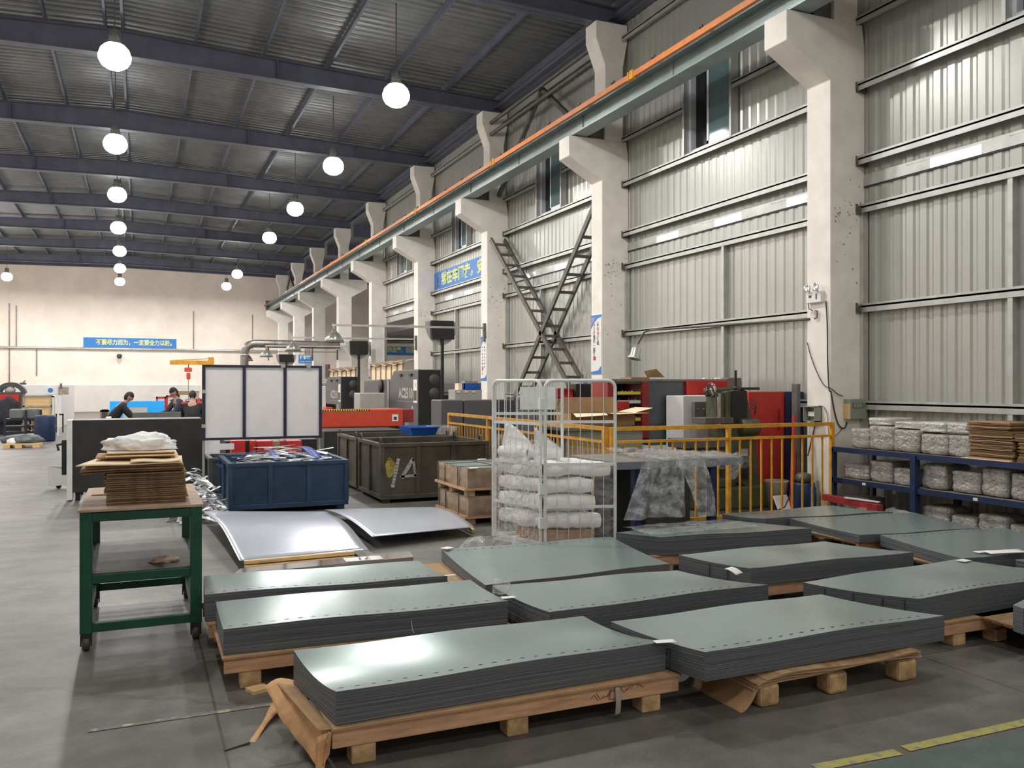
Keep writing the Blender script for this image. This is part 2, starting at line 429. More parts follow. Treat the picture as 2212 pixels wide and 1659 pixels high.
# purlins (thing each), rafters, eave
for i in range(-6, 7):
    x = RX + .12 + i * 1.5 if i else RX
    if x > 8.7 or x < -9.6: continue
    p = B()
    for dx in ((-.22, .12) if i == 0 else (0,)):
        p.box(x + dx, -9, zr(x) - .24, x + dx + .025, YF, zr(x) - .05).box(x + dx - .03, -9, zr(x) - .245, x + dx + .025, YF, zr(x) - .22)
    struct('trim_5', p, ['rafter'], 'long dark roof purlin %s' % ('at the ridge above the left lamp row' if i == 0 else 'number %d %s of the ridge' % (abs(i), 'left' if i < 0 else 'right')), 'purlin')
def zl(x): return 8.72 + .018 * (9.25 - abs(x - RX))
for k, y in enumerate(ROWS + [YF - .4]):
    yc = y + CW / 2
    r = B()
    for xa, xb in ((-9.7, RX), (RX, 8.84)):
        za, zb_, ta, tb = zl(xa), zl(xb), zr(xa) - .25, zr(xb) - .25
        r.prism([(xa, yc - .01, za), (xb, yc - .01, zb_), (xb, yc - .01, tb), (xa, yc - .01, ta)], (0, .02, 0))
        for (z0a, z0b) in ((za, zb_), (ta, tb)):
            r.prism([(xa, yc - .13, z0a), (xb, yc - .13, z0b), (xb, yc - .13, z0b + .025), (xa, yc - .13, z0a + .025)], (0, .26, 0))
    for x in (-7, -3.2, 3.0, 6.2):
        r.box(x - .01, yc - .12, zl(x), x + .01, yc + .12, zr(x) - .25)
    struct('trim_6', r, ['rafter'], 'dark steel roof rafter spanning the hall at column %d' % (k + 1), 'rafter')
struct('trim_7', B().box(8.66, -9, ZW, 8.84, 33, 9.25).box(8.5, -9, ZW + .02, 8.66, 33, ZW + .05), ['rafter'], 'dark eave beam where roof meets the right wall', 'eave beam')

# girts on the right wall
GZ = [1.40, 2.68, 3.99, 4.62, 5.6, 8.45]
for gi, z in enumerate(GZ + [6.47]):
    for i in range(len(ROWS) - 1):
        y0, y1 = (WY[0], ROWS[0]) if i == -1 else (ROWS[i] + CW, ROWS[i + 1])
        if y1 > 33: continue
        if z < 4.05 and abs(y0 - 26.58 - CW) < .1: continue
        g = B(); d = .16 if z in (4.62, 5.6, 6.47, 8.45) else .11
        if z == 6.47:
            w = [x for x in WIN if y0 < x < y1]
            segs = [(y0, w[0] - .66), (w[0] + .66, y1)] if w else [(y0, y1)]
        else: segs = [(y0, y1)]
        for a, c in segs:
            g.box(XW - d, a, z - .012, XW - .002, c, z + .012).box(XW - d, a, z - .075, XW - d + .008, c, z + .012)
            g.box(XW - d, a, z + .012, XW - d + .008, c, z + .04)
        struct('trim_8', g, ['girt'], 'pale steel girt on the right wall, %s, bay %d' % (['lowest', 'second', 'third', 'fourth', 'under the windows', 'topmost', 'behind the crane beam'][gi], i + 1), 'girt')
# cleats with rust at the girt ends
for i in range(1, 5):
    y = ROWS[i]
    for z in (2.68, 3.99, 4.62, 5.6):
        struct('trim_9', B().box(XW - .17, y - .04, z - .09, XW - .01, y - .005, z + .015).box(XW - .17, y - .008, z - .06, XW - .13, y - .003, z + .05, 1), ['dark_steel', 'rust'], 'rusty cleat at column %d' % i, 'cleat')
# flashing strip and vertical post per bay
for i in range(0, 5):
    y0, y1 = ROWS[i] + CW, ROWS[i + 1]
    if y1 > 33: continue
    f = B()
    n = 16
    for j in range(n):
        a, c = y0 + (y1 - y0) * j / n, y0 + (y1 - y0) * (j + 1) / n
        t = .02 * wob(j, i, .9, 3)
        f.box(XW - .03, a, 4.28, XW - .012, c, 4.40 + t, 1 if j % 5 in (1, 2) else 0)
    f.box(XW - .02, y0, 4.40, XW - .008, y1, 4.435, 0).box(XW - .022, y0, 4.262, XW - .016, y1, 4.285, 2)
    struct('trim_10', f, ['girt', 'alu', 'black'], 'crumpled flashing strip above the lower sheets in bay %d' % (i + 1), 'flashing')
    if i < 4:
        yp = y0 + (2.45 if i == 1 else 3.4)
        struct('trim_11', B().box(XW - .1, yp, 0, XW - .002, yp + .06, 3.98), ['girt'], 'vertical steel post against the sheet wall in bay %d' % (i + 1), 'post')
    struct('trim_12', B().box(XW - .1, ROWS[i] + CW, 0, XW - .01, ROWS[i] + CW + .05, 3.98).box(XW - .1, ROWS[i + 1] - .06, 0, XW - .01, ROWS[i + 1] - .004, 3.98), ['steel_zinc'], 'edge posts beside the columns in bay %d' % (i + 1), 'post')

# windows
for n, w in enumerate(WIN):
    fr = struct('window_%d' % (n + 1), B().box(XW - .06, w - .62, 5.66, XW + .06, w + .62, 5.71).box(XW - .06, w - .62, 7.07, XW + .06, w + .62, 7.12)
                .box(XW - .06, w - .62, 5.71, XW + .06, w - .57, 7.07).box(XW - .06, w + .57, 5.71, XW + .06, w + .62, 7.07)
                .box(XW - .17, w + .62, 5.62, XW - .02, w + .67, 7.2, 1).box(XW - .17, w - .67, 5.62, XW - .02, w - .62, 7.2, 1), ['window_frame', 'girt'],
                'sliding window high in the right wall, number %d from the camera' % (n + 1), 'window')
    s0, s1 = (w - .57, w + .13)
    off = fr.location
    sb = B().box(XW - .05, s0, 5.71, XW - .02, s0 + .05, 7.07).box(XW - .05, s1 - .05, 5.71, XW - .02, s1, 7.07).box(XW - .05, s0, 5.71, XW - .02, s1, 5.77).box(XW - .05, s0, 7.02, XW - .02, s1, 7.07)
    so = sb.build('sash', ['window_frame'], fr); so.location = -off
    go = B().box(XW - .04, s0 + .05, 5.77, XW - .034, s1 - .05, 7.02).build('pane', ['glass_dark'], fr); go.location = -off
    d = B().box(XW + .05, w - .62, 5.6, XW + .07, w + .62, 7.2).build('night_outside', ['nightglass'], fr); d.location = -off

# columns
def column(i, y, double=False):
    t = thing('column', '', 'column')
    zt = 6.42
    pf = [(XC, 0), (XC, 5.62), (7.53, 6.03), (7.53, zt), (8.80 if not double else 9.57, zt)]
    if double: pf += [(9.57, 6.03), (XW, 5.62), (XW, 0)]
    else: pf += [(XW - .004, zt - .3), (XW - .004, 0)]
    B().prism([(x, y, z) for x, z in pf], (0, CW, 0)).build('shaft', ['plaster'], t, .012)
    h = [(8.32, zt), (8.32, 7.87), (8.12, 8.38), (8.12, 8.72), (8.82, 8.72), (8.82, 8.38), (8.72, 7.87), (8.72, zt)]
    B().prism([(x, y, z) for x, z in h], (0, CW, 0)).build('upper_column', ['plaster'], t, .012)
    B().box(8.02, y + .06, zt, 8.31, y + .37, zt + .26).build('tie_plate', ['dark_steel'], t)
    if 1 <= i <= 4:
        s = B()
        random.seed(i * 11)
        for k in range(46):
            if random.random() < .8: x = random.uniform(8.3, 8.8); z = 3.95 + random.gauss(0, .12) - (8.8 - x) * .1
            else: x = random.uniform(8.3, 8.8); z = random.uniform(2.6, 3.9)
            r = random.uniform(.004, .014)
            s._add([(x + r * math.cos(q) * random.uniform(.7, 1.4), y - .0015, z + r * math.sin(q)) for q in [j * 1.047 for j in range(6)]], [(0, 1, 2, 3, 4, 5)], 0)
        s.build('chip_marks', ['soot'], t)
    return t
lab = {0: 'white plastered crane column beside the camera, mostly out of the picture', 1: 'nearest white crane column, with the emergency light and fuse boxes',
       2: 'second white crane column, with the slogan board and the lower end of the ladder-like brace', 3: 'third white crane column, where the long banner starts and a wall lamp arm ends',
       4: 'fourth white crane column, left of the blue slogan banner', 5: 'fifth white crane column, last one against the sheet wall', 6: 'sixth white column with brackets on both sides like a Y',
       7: 'seventh white column, right behind the Y-shaped one', 8: 'eighth white column, before the last one', 9: 'farthest white column next to the end wall'}
for i, y in enumerate(ROWS): column(i, y, i > 5)['label'] = lab[i]

# crane beam, conductor bar, clips
cb = thing('crane_runway_beam', 'long grey-green steel crane beam resting on the column brackets', 'beam')
b = B().box(7.60, -4, 6.43, 7.92, 57.5, 6.455).box(7.745, -4, 6.455, 7.775, 57.5, 6.76).box(7.62, -4, 6.76, 7.90, 57.5, 6.785)
for k in range(21): b.box(7.72, -3.6 + k * 3, 6.455, 7.745, -3.59 + k * 3, 6.76)
b.build('beam', ['crane'], cb)
B().box(7.70, -4, 6.785, 7.82, 57.5, 6.86).build('rail', ['dark_steel'], cb)
B().box(7.55, 57.3, 6.45, 7.95, 57.5, 7.1).build('end_stop', ['dark_steel'], cb)
kb = thing('conductor_bar', 'orange conductor bar running along the crane beam', 'conductor bar')
B().box(7.43, -4, 6.70, 7.49, 44, 6.79).build('bar', ['orange'], kb)
B().box(7.43, 44, 6.70, 7.49, 57.2, 6.79).build('bar', ['brace'], kb)
for k in range(48): B().box(7.40, -3.5 + k * 1.25, 6.79, 7.62, -3.46 + k * 1.25, 6.81).box(7.44, -3.5 + k * 1.25, 6.80, 7.47, -3.46 + k * 1.25, 6.85).build('hanger', ['dark_steel'], kb)
for k in range(7): B().box(7.415, 12.1 + k * 6, 6.68, 7.505, 12.2 + k * 6, 6.82).box(7.415, 12.24 + k * 6, 6.68, 7.505, 12.27 + k * 6, 6.82).build('joint_clip', ['yellow'], kb)

# ladder-like bracing between columns 2 and 3
t = thing('cross_brace', 'crossed ladder-like steel brace between the second and third columns', 'brace')
for p, q in (((20.5, 5.4), (15.05, .72)), ((15.05, 5.2), (20.3, .05))):
    for x in (8.32, 8.70): B().bar((x, p[0], p[1]), (x, q[0], q[1]), .05, .11).build('chord', ['brace'], t)
    for k in range(15):
        f = (k + .5) / 15; y, z = p[0] + (q[0] - p[0]) * f, p[1] + (q[1] - p[1]) * f
        B().box(8.34, y - .03, z - .03, 8.68, y + .03, z + .03).build('rung', ['brace'], t)
for (a, c, n) in (((17.8, 8.45), (20.4, 6.5), 'left leg of the roof brace above the crane beam near the third column'), ((17.8, 8.45), (15.2, 6.5), 'right leg of the roof brace above the crane beam near the second column'),
                  ((53.6, 8.3), (56.4, 6.6), 'far left leg of the roof brace by the end wall'), ((53.6, 8.3), (50.8, 6.6), 'far right leg of the roof brace by the end wall')):
    tag(B().bar((8.5, a[0], a[1]), (8.5, c[0], c[1]), .09, .09).build('roof_brace', ['dark_steel']), 'dark steel ' + n, 'brace')
for z, n in ((8.42, 'upper'), (8.12, 'lower')):
    tag(B().tube([(8.35, 15.05, z), (8.35, 20.55, z)], .05).build('strut_tube', ['brace']), n + ' steel strut tube below the roof between second and third column', 'strut')

# far wall pipes and marks
for u, v0, v1, r, n in ((20, 655, 830, .035, 'left downpipe'), (35, 660, 748, .03, 'short pipe'), (79, 753, 812, .03, 'thin conduit left of the banner'), (418, 672, 754, .025, 'thin conduit right of the banner'), (545, 680, 755, .025, 'conduit near the corner')):
    a, c = PY(u, v0, YF - .06), PY(u, v1, YF - .06)
    tag(B().tube([a, c], r).build('wall_pipe', ['duct']), 'vertical %s on the far wall' % n, 'pipe')
a, c = PY(0, 748, YF - .12), PY(660, 760, YF - .12); a.x = -8
tag(B().tube([(a.x, a.y, c.z), c], .075).build('wall_pipe', ['steel_zinc']), 'long horizontal pale pipe across the far wall', 'pipe')
# ------------------------------------------------------------------ high bay lamps
def lamp(x, y, z, label, grp, power=1.0):
    t = thing('high_bay_lamp', label, 'lamp', grp, (x, y, z))
    B().lathe((0, 0, 0), [(.15, .24), (.12, .30), (.10, .33), (.10, .5), (0, .5)], 20).build('housing', ['shade'], t)
    B().lathe((0, 0, 0), [(0, -.20), (.13, -.18), (.22, -.12), (.27, -.03), (.275, .06), (.24, .16), (.17, .235), (0, .24)], 20).build('lens', ['lens'], t)  # glowing globe enlarged to the glare blob, so its shape includes the glare
    zt = (zr(x) - .037 if x < 9 else 8.94 if z > 5 else 4.94) - z
    B().tube([(0, 0, .5), (0, 0, zt)], .012, 6).build('suspension_rod', ['dark_steel'], t)
    ld = bpy.data.lights.new('lamp_light', 'AREA'); ld.shape = 'DISK'; ld.size = .36; ld.energy = LAMP_W * power; ld.color = (1, .97, .93)
    lo = bpy.data.objects.new('lamp_light', ld); COL.objects.link(lo); lo.parent = t; lo.location = (0, 0, -.21)
    return t
PW = lambda k: 1.0 if k < 5 else 1.5
for k in range(8):
    y = 10.8 + 6.15 * k
    lamp([-.4, -.40, -.53, -.62, -.71, -.78, -.88, -1.0][k], y, 7.5, 'high bay lamp of the left row, %s' % ('nearest, above the picture' if k == 0 else '%s along it' % ['', 'largest in the picture', 'second', 'third', 'fourth', 'fifth', 'sixth', 'seventh and farthest'][k]), 'lamps of the left row', PW(k))
    lamp(4.8, y if k != 5 else 42.0, 7.5, 'high bay lamp of the right row, %s' % ('nearest, at the top edge of the picture' if k == 0 else '%s along it' % ['', 'largest in the picture', 'second', 'third', 'fourth', 'fifth', 'sixth', 'seventh and farthest'][k]), 'lamps of the right row', PW(k)) if k != 5 else None
    lamp(-6.6, y, 7.5, 'high bay lamp of the outer left row, %s' % ('at the left picture edge' if k == 7 else 'outside the picture, %s from the camera' % ['first', 'second', 'third', 'fourth', 'fifth', 'sixth', 'seventh'][k]), 'lamps of the outer left row', PW(k))
for y, pw in ((4.65, .3), (-1.5, .45), (-6.8, .45)):
    lamp(-.4, y, 7.5, 'high bay lamp of the left row above and behind the camera at %s' % {4.65: 'the near side', -1.5: 'the middle', -6.8: 'the rear'}[y], 'lamps of the left row', pw)
    lamp(4.8, y, 7.5, 'high bay lamp of the right row above and behind the camera at %s' % {4.65: 'the near side', -1.5: 'the middle', -6.8: 'the rear'}[y], 'lamps of the right row', pw)
for y in (36, 48, 50):  # added lamps, kept out of view, that brighten the neighbouring hall
    lamp({36: 13, 48: 14, 50: 20}[y], y, 7.5 if y < 50 else 4.3, 'unseen lamp added to light the neighbouring hall, %s' % {36: 'nearest to the opening', 48: 'in its middle', 50: 'under the lower ceiling'}[y], 'unseen added lamps of the neighbouring hall')
# ================================================================== SHEET STACKS ON THE FLOOR
STK = {}
def stack(label, cor, zt, zb, slots=None, sag=.02, hump=.015, name='sheet_stack', seed=1, n=30):
    """cor: front left, front right, back right, back left (x, y)."""
    FL, FR, BR, BL = [Vector((p[0], p[1])) for p in cor]
    dz = list(zt) if isinstance(zt, (list, tuple)) else [zt] * 4
    rnd = random.Random(seed)
    def top(u, v, f=1.0):
        p = (FL.lerp(FR, u)).lerp(BL.lerp(BR, u), v)
        zc = (dz[0] * (1 - u) + dz[1] * u) * (1 - v) + (dz[3] * (1 - u) + dz[2] * u) * v
        zc += -4 * sag * v * (1 - v) * (.4 + .6 * abs(2 * u - 1)) + .45 * .45 * hump * math.sin(math.pi * u) + .004 * math.sin(u * 9 + seed)
        zc = zb + (zc - zb) * f
        return Vector((p.x, p.y, zc))
    b = B()
    NU, NV = 14, 7
    per = [(i / NU, 0) for i in range(NU)] + [(1, j / NV) for j in range(NV)] + [(1 - i / NU, 1) for i in range(NU)] + [(0, 1 - j / NV) for j in range(NV)]
    ctr = (FL + FR + BR + BL) / 4
    k = len(per); vs = []
    for L in range(n + 1):
        for half in (0, 1):
            f = (L + (.12 if half == 0 else .88)) / (n + 1)
            ox, oy = rnd.uniform(-.001, .001), rnd.uniform(-.001, .001)
            for (u, v) in per:
                p = top(u, v, f); d = (Vector((p.x, p.y)) - ctr).normalized()
                w = .0
                vs.append((p.x + ox + d.x * w, p.y + oy + d.y * w, p.z))
    fs = []
    rows = 2 * (n + 1)
    for r in range(rows - 1):
        for j in range(k): fs.append((r * k + j, r * k + (j + 1) % k, (r + 1) * k + (j + 1) % k, (r + 1) * k + j))
    b._add(vs, fs, 1)
    b.grid(lambda u, v: top(u, v, 1.0), 14, 8, 0, True)
    # lip between last ring and top, and a base face
    lastr = [Vector(vs[(rows - 1) * k + j]) for j in range(k)]
    tp = [top(u, v, 1.0) for u, v in per]
    b._add(lastr + tp, [(j, (j + 1) % k, k + (j + 1) % k, k + j) for j in range(k)], 0)
    b._add([Vector(v) for v in vs[:k]], [tuple(range(k))[::-1]], 1)
    if slots:
        L = (FR - FL).length; W_ = (BL - FL).length
        m = int(L / .075); v0 = (.065 / W_) if slots == 'front' else 1 - .075 / W_
        for i in range(m):
            u = (.045 + i * (L - .08) / m) / L
            du, dv = .014 / L, .0055 / W_
            e = Vector((0, 0, .0012)); e2 = Vector((0, 0, .0008))
            b.poly([top(u - du, v0, 1) + e, top(u - du * .4, v0 - dv, 1) + e, top(u + du * .4, v0 - dv, 1) + e, top(u + du, v0, 1) + e, top(u + du * .4, v0 + dv, 1) + e, top(u - du * .4, v0 + dv, 1) + e], 2)
            b.poly([top(u - du * 1.2, v0 + dv * 1.0, 1) + e2, top(u + du * 1.35, v0 + dv * 1.0, 1) + e2, top(u + du * 1.35, v0 + dv * 1.8, 1) + e2, top(u - du * 1.2, v0 + dv * 1.8, 1) + e2], 3)
    o = b.build(name, ['zincsheet', 'sheetedge', 'slot', 'slotlip'])
    tag(o, label, 'sheet stack', 'steel sheet stacks on the floor')
    STK[seed] = o
    return top
def pallet(label, x0, y0, x1, y1, z, beams='x', nb=3, paper=True, beam_mat='wood', nrow=2, zbeam=.09, blockw=.11):
    t = thing('pallet', label, 'pallet', 'wooden pallets under the sheet stacks')
    zb = z - zbeam
    if beams == 'x':
        for yy in (y0, y1 - .03): B().box(x0, yy, zb, x1, yy + .03, z - .012).build('side_board', [beam_mat], t, .003)
    nbk = max(1, nb)
    xs = [x0 + .14 + (x1 - x0 - .3) * i / (nbk - 1) for i in range(nbk)] if nbk > 1 else [(x0 + x1) / 2]
    for x in xs:
        B().box(x - .05, y0 + .02, zb + (0 if beams == 'x' else -.0), x + .05, y1 - .02, z - .013).build('cross_beam', ['woodend'], t) if False else None
        for yy in [y0 + (y1 - y0 - .1) * j / (nrow - 1) + .005 for j in range(nrow)]:
            B().box(x - blockw / 2, yy, 0, x + blockw / 2, yy + .1, zb).build('block', ['woodend'], t, .008)
        if beams != 'x': B().box(x - .05, y0, zb, x + .05, y1, z - .014).build('beam', [beam_mat], t, .004)
    d = B(); n = 5
    for i in range(n):
        a = y0 + .031 + (y1 - y0 - .062) * i / n; c = a + (y1 - y0 - .062) / n - .012
        B().box(x0 + .01, a, z - .03, x1 - .01, c, z - .012).build('deck_board', ['woodx'], t)
    if paper: B().box(x0 - .01, y0 - .012, z - .012, x1 + .01, y1 + .01, z - .001).build('packing_board', ['cardboard'], t)
    return t
# 1 front
stack('thick steel sheet stack nearest the camera, slots along its front edge, beside torn kraft paper', [(.78, 3.70), (2.49, 3.74), (2.33, 4.34), (.70, 4.31)], [.325, .33, .33, .34], .178, 'front', .03, .007, seed=3)
pallet('orange-brown wooden pallet under the nearest sheet stack, with handwriting on its front board', .76, 3.68, 2.53, 4.33, .176)
# 2, 3 left
stack('steel sheet stack behind the nearest one on the left, with a bright lamp reflection', [(.42, 4.88), (2.06, 4.80), (2.05, 5.42), (.43, 5.52)], .33, .185, 'front', .01, .012, seed=5)
pallet('reddish wooden pallet under the second sheet stack from the left front', .42, 4.84, 2.08, 5.50, .184)
stack('flat steel sheet stack right of the green trolley, third row from the front', [(.38, 5.72), (1.95, 5.60), (1.92, 6.17), (.41, 6.28)], .33, .16, 'front', .01, .012, seed=6)
pallet('low wooden pallet hidden under the stack beside the green trolley', .40, 5.66, 1.93, 6.22, .158)
# 4 centre thin wide
stack('thin wide steel sheet stack before the roll cage, dark slots along its back edge', [(2.16, 5.42), (3.70, 5.50), (3.82, 6.58), (2.27, 6.66)], [.285, .29, .31, .30], .205, 'back', .012, .01, seed=7, n=16)
pallet('wooden pallet covered with brown board under the thin wide sheet stack', 2.10, 5.36, 3.78, 6.62, .203, nb=4)
# 5
stack('steel sheet stack behind the two nearest, a crumpled film lump at its left corner', [(2.18, 4.47), (3.82, 4.53), (3.52, 5.14), (2.12, 5.20)], .33, .18, 'front', .015, .018, seed=8)
pallet('wooden pallet under the middle sheet stack behind the two front ones', 2.22, 4.52, 3.66, 5.12, .178)
# 6 big right front
stack('big steel sheet stack at right front overhanging its splintered pallet', [(2.56, 3.50), (4.23, 3.52), (3.95, 4.19), (2.41, 4.16)], .33, .185, 'front', .012, .02, seed=9)
t = thing('pallet', 'splintered wooden pallet with plywood layers under the big right front stack', 'pallet', 'wooden pallets under the sheet stacks')
for i in range(4):
    B().grid(lambda u, v, i=i: (2.86 + 1.12 * u + .02 * i * u, 3.47 + .012 * i + .62 * v, .168 - i * .012 - (.0 if u > .2 else .03 * (1 - u / .2) ** 2) + .008 * math.sin(u * 7 + i)), 14, 3, 0, True, .008).build('ply_layer', ['woodx' if i % 2 else 'ply'], t)
for x, w in ((2.90, .13), (3.36, .13), (3.86, .14)):
    for y in (3.50, 3.98):
        B().box(x, y, 0, x + w, y + .11, .115).build('block', ['woodend'], t, .02)
B().grid(lambda u, v: (2.77 + .13 * u, 3.49 + .5 * v, .004 + .15 * u ** 1.9), 6, 4, 0, True, .004).build('bent_board', ['cardboard'], t)
# 7
stack('steel sheet stack in the middle with a white slip hanging over its front corner', [(4.04, 4.98), (5.60, 4.94), (5.30, 5.58), (3.85, 5.60)], .33, .20, None, .01, .014, seed=10)
pallet('wooden pallet with visible blocks under the stack with the white slip', 4.0, 5.0, 5.45, 5.55, .198, nb=3)
# 8
stack('steel sheet stack at the right edge with vertical bands on its left side', [(4.43, 3.86), (6.02, 3.93), (5.68, 4.60), (4.08, 4.49)], .33, .17, 'front', .012, .016, seed=11)
pallet('light brown pallet with a single end block under the right edge stack', 4.62, 3.84, 5.64, 4.5, .168, nb=2)
# 9
stack('grey steel sheet stack behind the roll cage, under the clear film', [(4.15, 6.30), (5.66, 6.12), (5.31, 6.72), (3.91, 6.66)], .33, .17, None, .0, .01, seed=12)
pallet('pallet under the stack behind the roll cage', 4.1, 6.32, 5.4, 6.65, .168)
# 10
stack('farthest steel sheet stack, in front of the yellow railing', [(5.66, 6.75), (7.17, 6.58), (6.95, 7.20), (5.45, 7.16)], .33, .20, None, .01, .01, seed=13)
pallet('pallet under the farthest sheet stack', 5.65, 6.85, 7.0, 7.15, .198)
# 11
stack('thin steel sheet stack before the blue shelf, slots at the back, thin brown board below', [(5.79, 5.68), (7.12, 5.52), (7.36, 6.48), (5.88, 6.66)], .33, .265, 'back', .008, .008, seed=14, n=14)
pallet('pale pallet under the thin stack before the blue shelf', 5.82, 5.72, 7.1, 6.5, .263, nb=3)
# 12
stack('steel sheet stack at the right edge carrying white papers', [(5.72, 4.61), (7.05, 4.52), (7.34, 5.46), (5.96, 5.61)], .33, .235, 'back', .008, .008, seed=15, n=16)
pallet('pallet under the stack carrying white papers', 5.8, 4.72, 7.1, 5.4, .233, nb=3)
# 13, 14
stack('small sheet stack cut by the right picture edge, behind the banded stack', [(6.12, 4.18), (7.3, 4.12), (7.3, 4.40), (6.12, 4.46)], .32, .2, None, 0, 0, seed=16, n=14)
pallet('pallet under the small stack cut by the right picture edge', 6.18, 4.17, 7.25, 4.38, .198, nb=2)
a = G(2183, 1306, .33); c = G(2300, 1290, .33)
stack('dark sheet stack at the lower right picture edge beside the light pallet', [(a.x + .0, 3.45), (a.x + 1.3, 3.45), (a.x + 1.3, 3.95), (a.x + .02, a.y)], .33, .17, None, 0, 0, seed=17)
pallet('pallet at the lower right picture edge', a.x + .15, 3.44, a.x + 1.2, 3.9, .168)

# straps on the left sides of stack 7, 8, 6
def side_bands(cor, zt, zb, fr, so):
    for i, f in enumerate(fr):
        FL, BL = Vector(cor[0]), Vector(cor[1]); p = FL.lerp(BL, f); d = (BL - FL).normalized(); nrm = Vector((d.y, -d.x)) * -1
        if nrm.x > 0: nrm = -nrm
        p += nrm * .006
        b_ = B().bar((p.x, p.y, zb + .005), (p.x, p.y, zt - .01 - .02 * 4 * f * (1 - f)), .004, .004).build('band_mark', ['strap'], so); b_.location = -so.location
side_bands(((4.43, 3.86), (4.08, 4.49)), .33, .17, (.12, .3, .55, .8), STK[11])
side_bands(((4.04, 4.98), (3.85, 5.60)), .33, .2, (.3, .55), STK[10])
side_bands(((2.55, 3.50), (2.37, 4.16)), .33, .185, (.3, .5), STK[9])

# handwriting on the front board
hw = B()
def stroke(b, pts, r, m=0): b.tube(pts, r, 5, m)
random.seed(4); x = 2.02
for k in range(9):
    pts = [(x + .02 * q + random.uniform(-.005, .005), 3.676, .122 + .018 * math.sin(q * 2.1 + k * 1.7) + .004 * k) for q in range(3)]
    stroke(hw, pts, .0013); x += .032
stroke(hw, [(2.13, 3.676, .15), (2.12, 3.676, .105), (2.15, 3.676, .10)], .0016)
tag(hw.build('handwriting', ['ink']), 'scrawled dark handwriting on the front board of the nearest pallet', 'handwriting')
# torn tape, paper flap
kp = thing('kraft_paper', 'torn brown kraft paper folded down at the left end of the nearest pallet', 'packing paper')
def flap(u, v):          # v 0 back, 1 front ; u 0 at the board, 1 outer edge
    w = .115 * (1 - v) ** .8 + .035 + .02 * wob(v, 1, 4, 2); dr = (.015 + .15 * v ** .8) * u ** 1.25
    return Vector((.715 + .03 * v - u * w, 4.36 - v * .72 + .04 * u * (1 - v) - .02 * u, .174 + .02 * math.sin(u * 3.0) * (1 - v) - dr + .012 * wob(u, v, 6, 1) * min(1, u * 3)))
kp_o = B().grid(flap, 9, 22, 0, True, .002).build('sheet', ['kraft'], kp)
B().grid(lambda u, v: (.70 + .06 * v - .075 * u * (1 - .2 * v), 4.33 - .66 * v, .179 + .002 * u), 3, 8, 0, True, .003).build('board_edge', ['cardboard'], kp)
B().grid(lambda u, v: (.757 - .07 * u - .01 * v, 3.665 - .015 * u - .03 * v * u, .172 - .16 * v * (.6 + .4 * u) - .01 * u), 5, 5, 0, True, .002).build('folded_corner', ['kraft'], kp)
s0, s1, s2 = G(615, 1510, .03), G(575, 1560, .012), G(522, 1628, .004)
def strip3(u, v):
    p = (s0.lerp(s1, v * 2) if v < .5 else s1.lerp(s2, v * 2 - 1)); w = .05 * (1 - v * .8) * (1 + .3 * math.sin(v * 9))
    return Vector((p.x + w * (u - .5) * 2 * .6, p.y - w * (u - .5) * .8, p.z + .01 * math.sin(v * 5)))
tag(B().grid(strip3, 2, 12, 0, True, .0015).build('paper_strip', ['kraft']), 'thin torn strip of kraft paper on the floor at the nearest pallet', 'paper strip')
a, c = G(485, 1620, .004), G(540, 1603, .006)
tag(B().tube([a, c], .005, 6).build('twig', ['dark_steel']), 'thin dark stick on the floor beside the torn paper strip', 'stick')
a = G(558, 1492, 0)
tag(B().obox((a.x, a.y, .009), (.105, .09, .018), .35).build('wood_offcut', ['woodpale']), 'small pale square wood offcut on the floor left of the nearest pallet', 'wood offcut')
# papers, film lumps
def slip(label, p, sx, sy, rz, dz=0, m='paper', cat='paper slip', droop=0):
    R = Matrix.Rotation(rz, 3, 'Z')
    return tag(B().grid(lambda u, v: Vector(p) + R @ Vector(((u - .5) * sx, (v - .5) * sy, .003 + dz * u - droop * (1 - v) ** 2)), 5, 5, 0, True, .001).build('paper_slip', [m]), label, cat)
slip('white slip hanging over the front corner of the middle right stack', G(1585, 1229, .335), .1, .09, .4, 0, droop=.03)
slip('white slip lying at the back corner of the banded right stack', G(2082, 1211, .335), .1, .07, .2)
slip('white slip at the right front corner of the nearest stack', G(1436, 1386, .335), .11, .05, -.2)
slip('white slip lying where the middle stack meets the left one', G(1098, 1291, .34), .09, .05, -.1)
slip('white slip at the left back corner of the thin wide stack', G(966, 1184, .315), .09, .08, .5)
slip('small white slip at the right end of the third left stack', G(972, 1243, .335), .08, .03, 0)
slip('larger white paper on the stack at the right edge', G(2170, 1193, .345), .30, .12, -.35, .01)
slip('smaller white paper tucked under the larger one at the right edge', G(2125, 1192, .337), .16, .06, -.1)
def lump(name, label, c, r, m, cat, seed=1, amp=.35, sq=(1, 1, 1), sub=4):
    bm = bmesh.new(); bmesh.ops.create_icosphere(bm, subdivisions=sub, radius=1)
    b = B(); vs = []
    from mathutils import noise
    for v in bm.verts:
        p = v.co.normalized(); q = p * 1.6 + Vector((seed * 3.1, seed, 0))
        k = 1 + amp * noise.noise(q) + amp * .55 * noise.noise(q * 2.7) + amp * .35 * abs(noise.noise(q * 6))
        z = p.z * k; z = max(z, -.35)
        vs.append(Vector(c) + Vector((p.x * k * r * sq[0], p.y * k * r * sq[1], (z + .35) * r * sq[2])))
    b._add(vs, [tuple(v.index for v in f.verts) for f in bm.faces], 0, True); bm.free()
    return tag(b.build(name, [m]), label, cat)
lump('film_lump', 'small crumpled clear film lump on the corner of the middle stack', G(1082, 1281, .34), .045, 'wrapfilm', 'film', 3, .5, (1.1, 1, 1.3), 3)
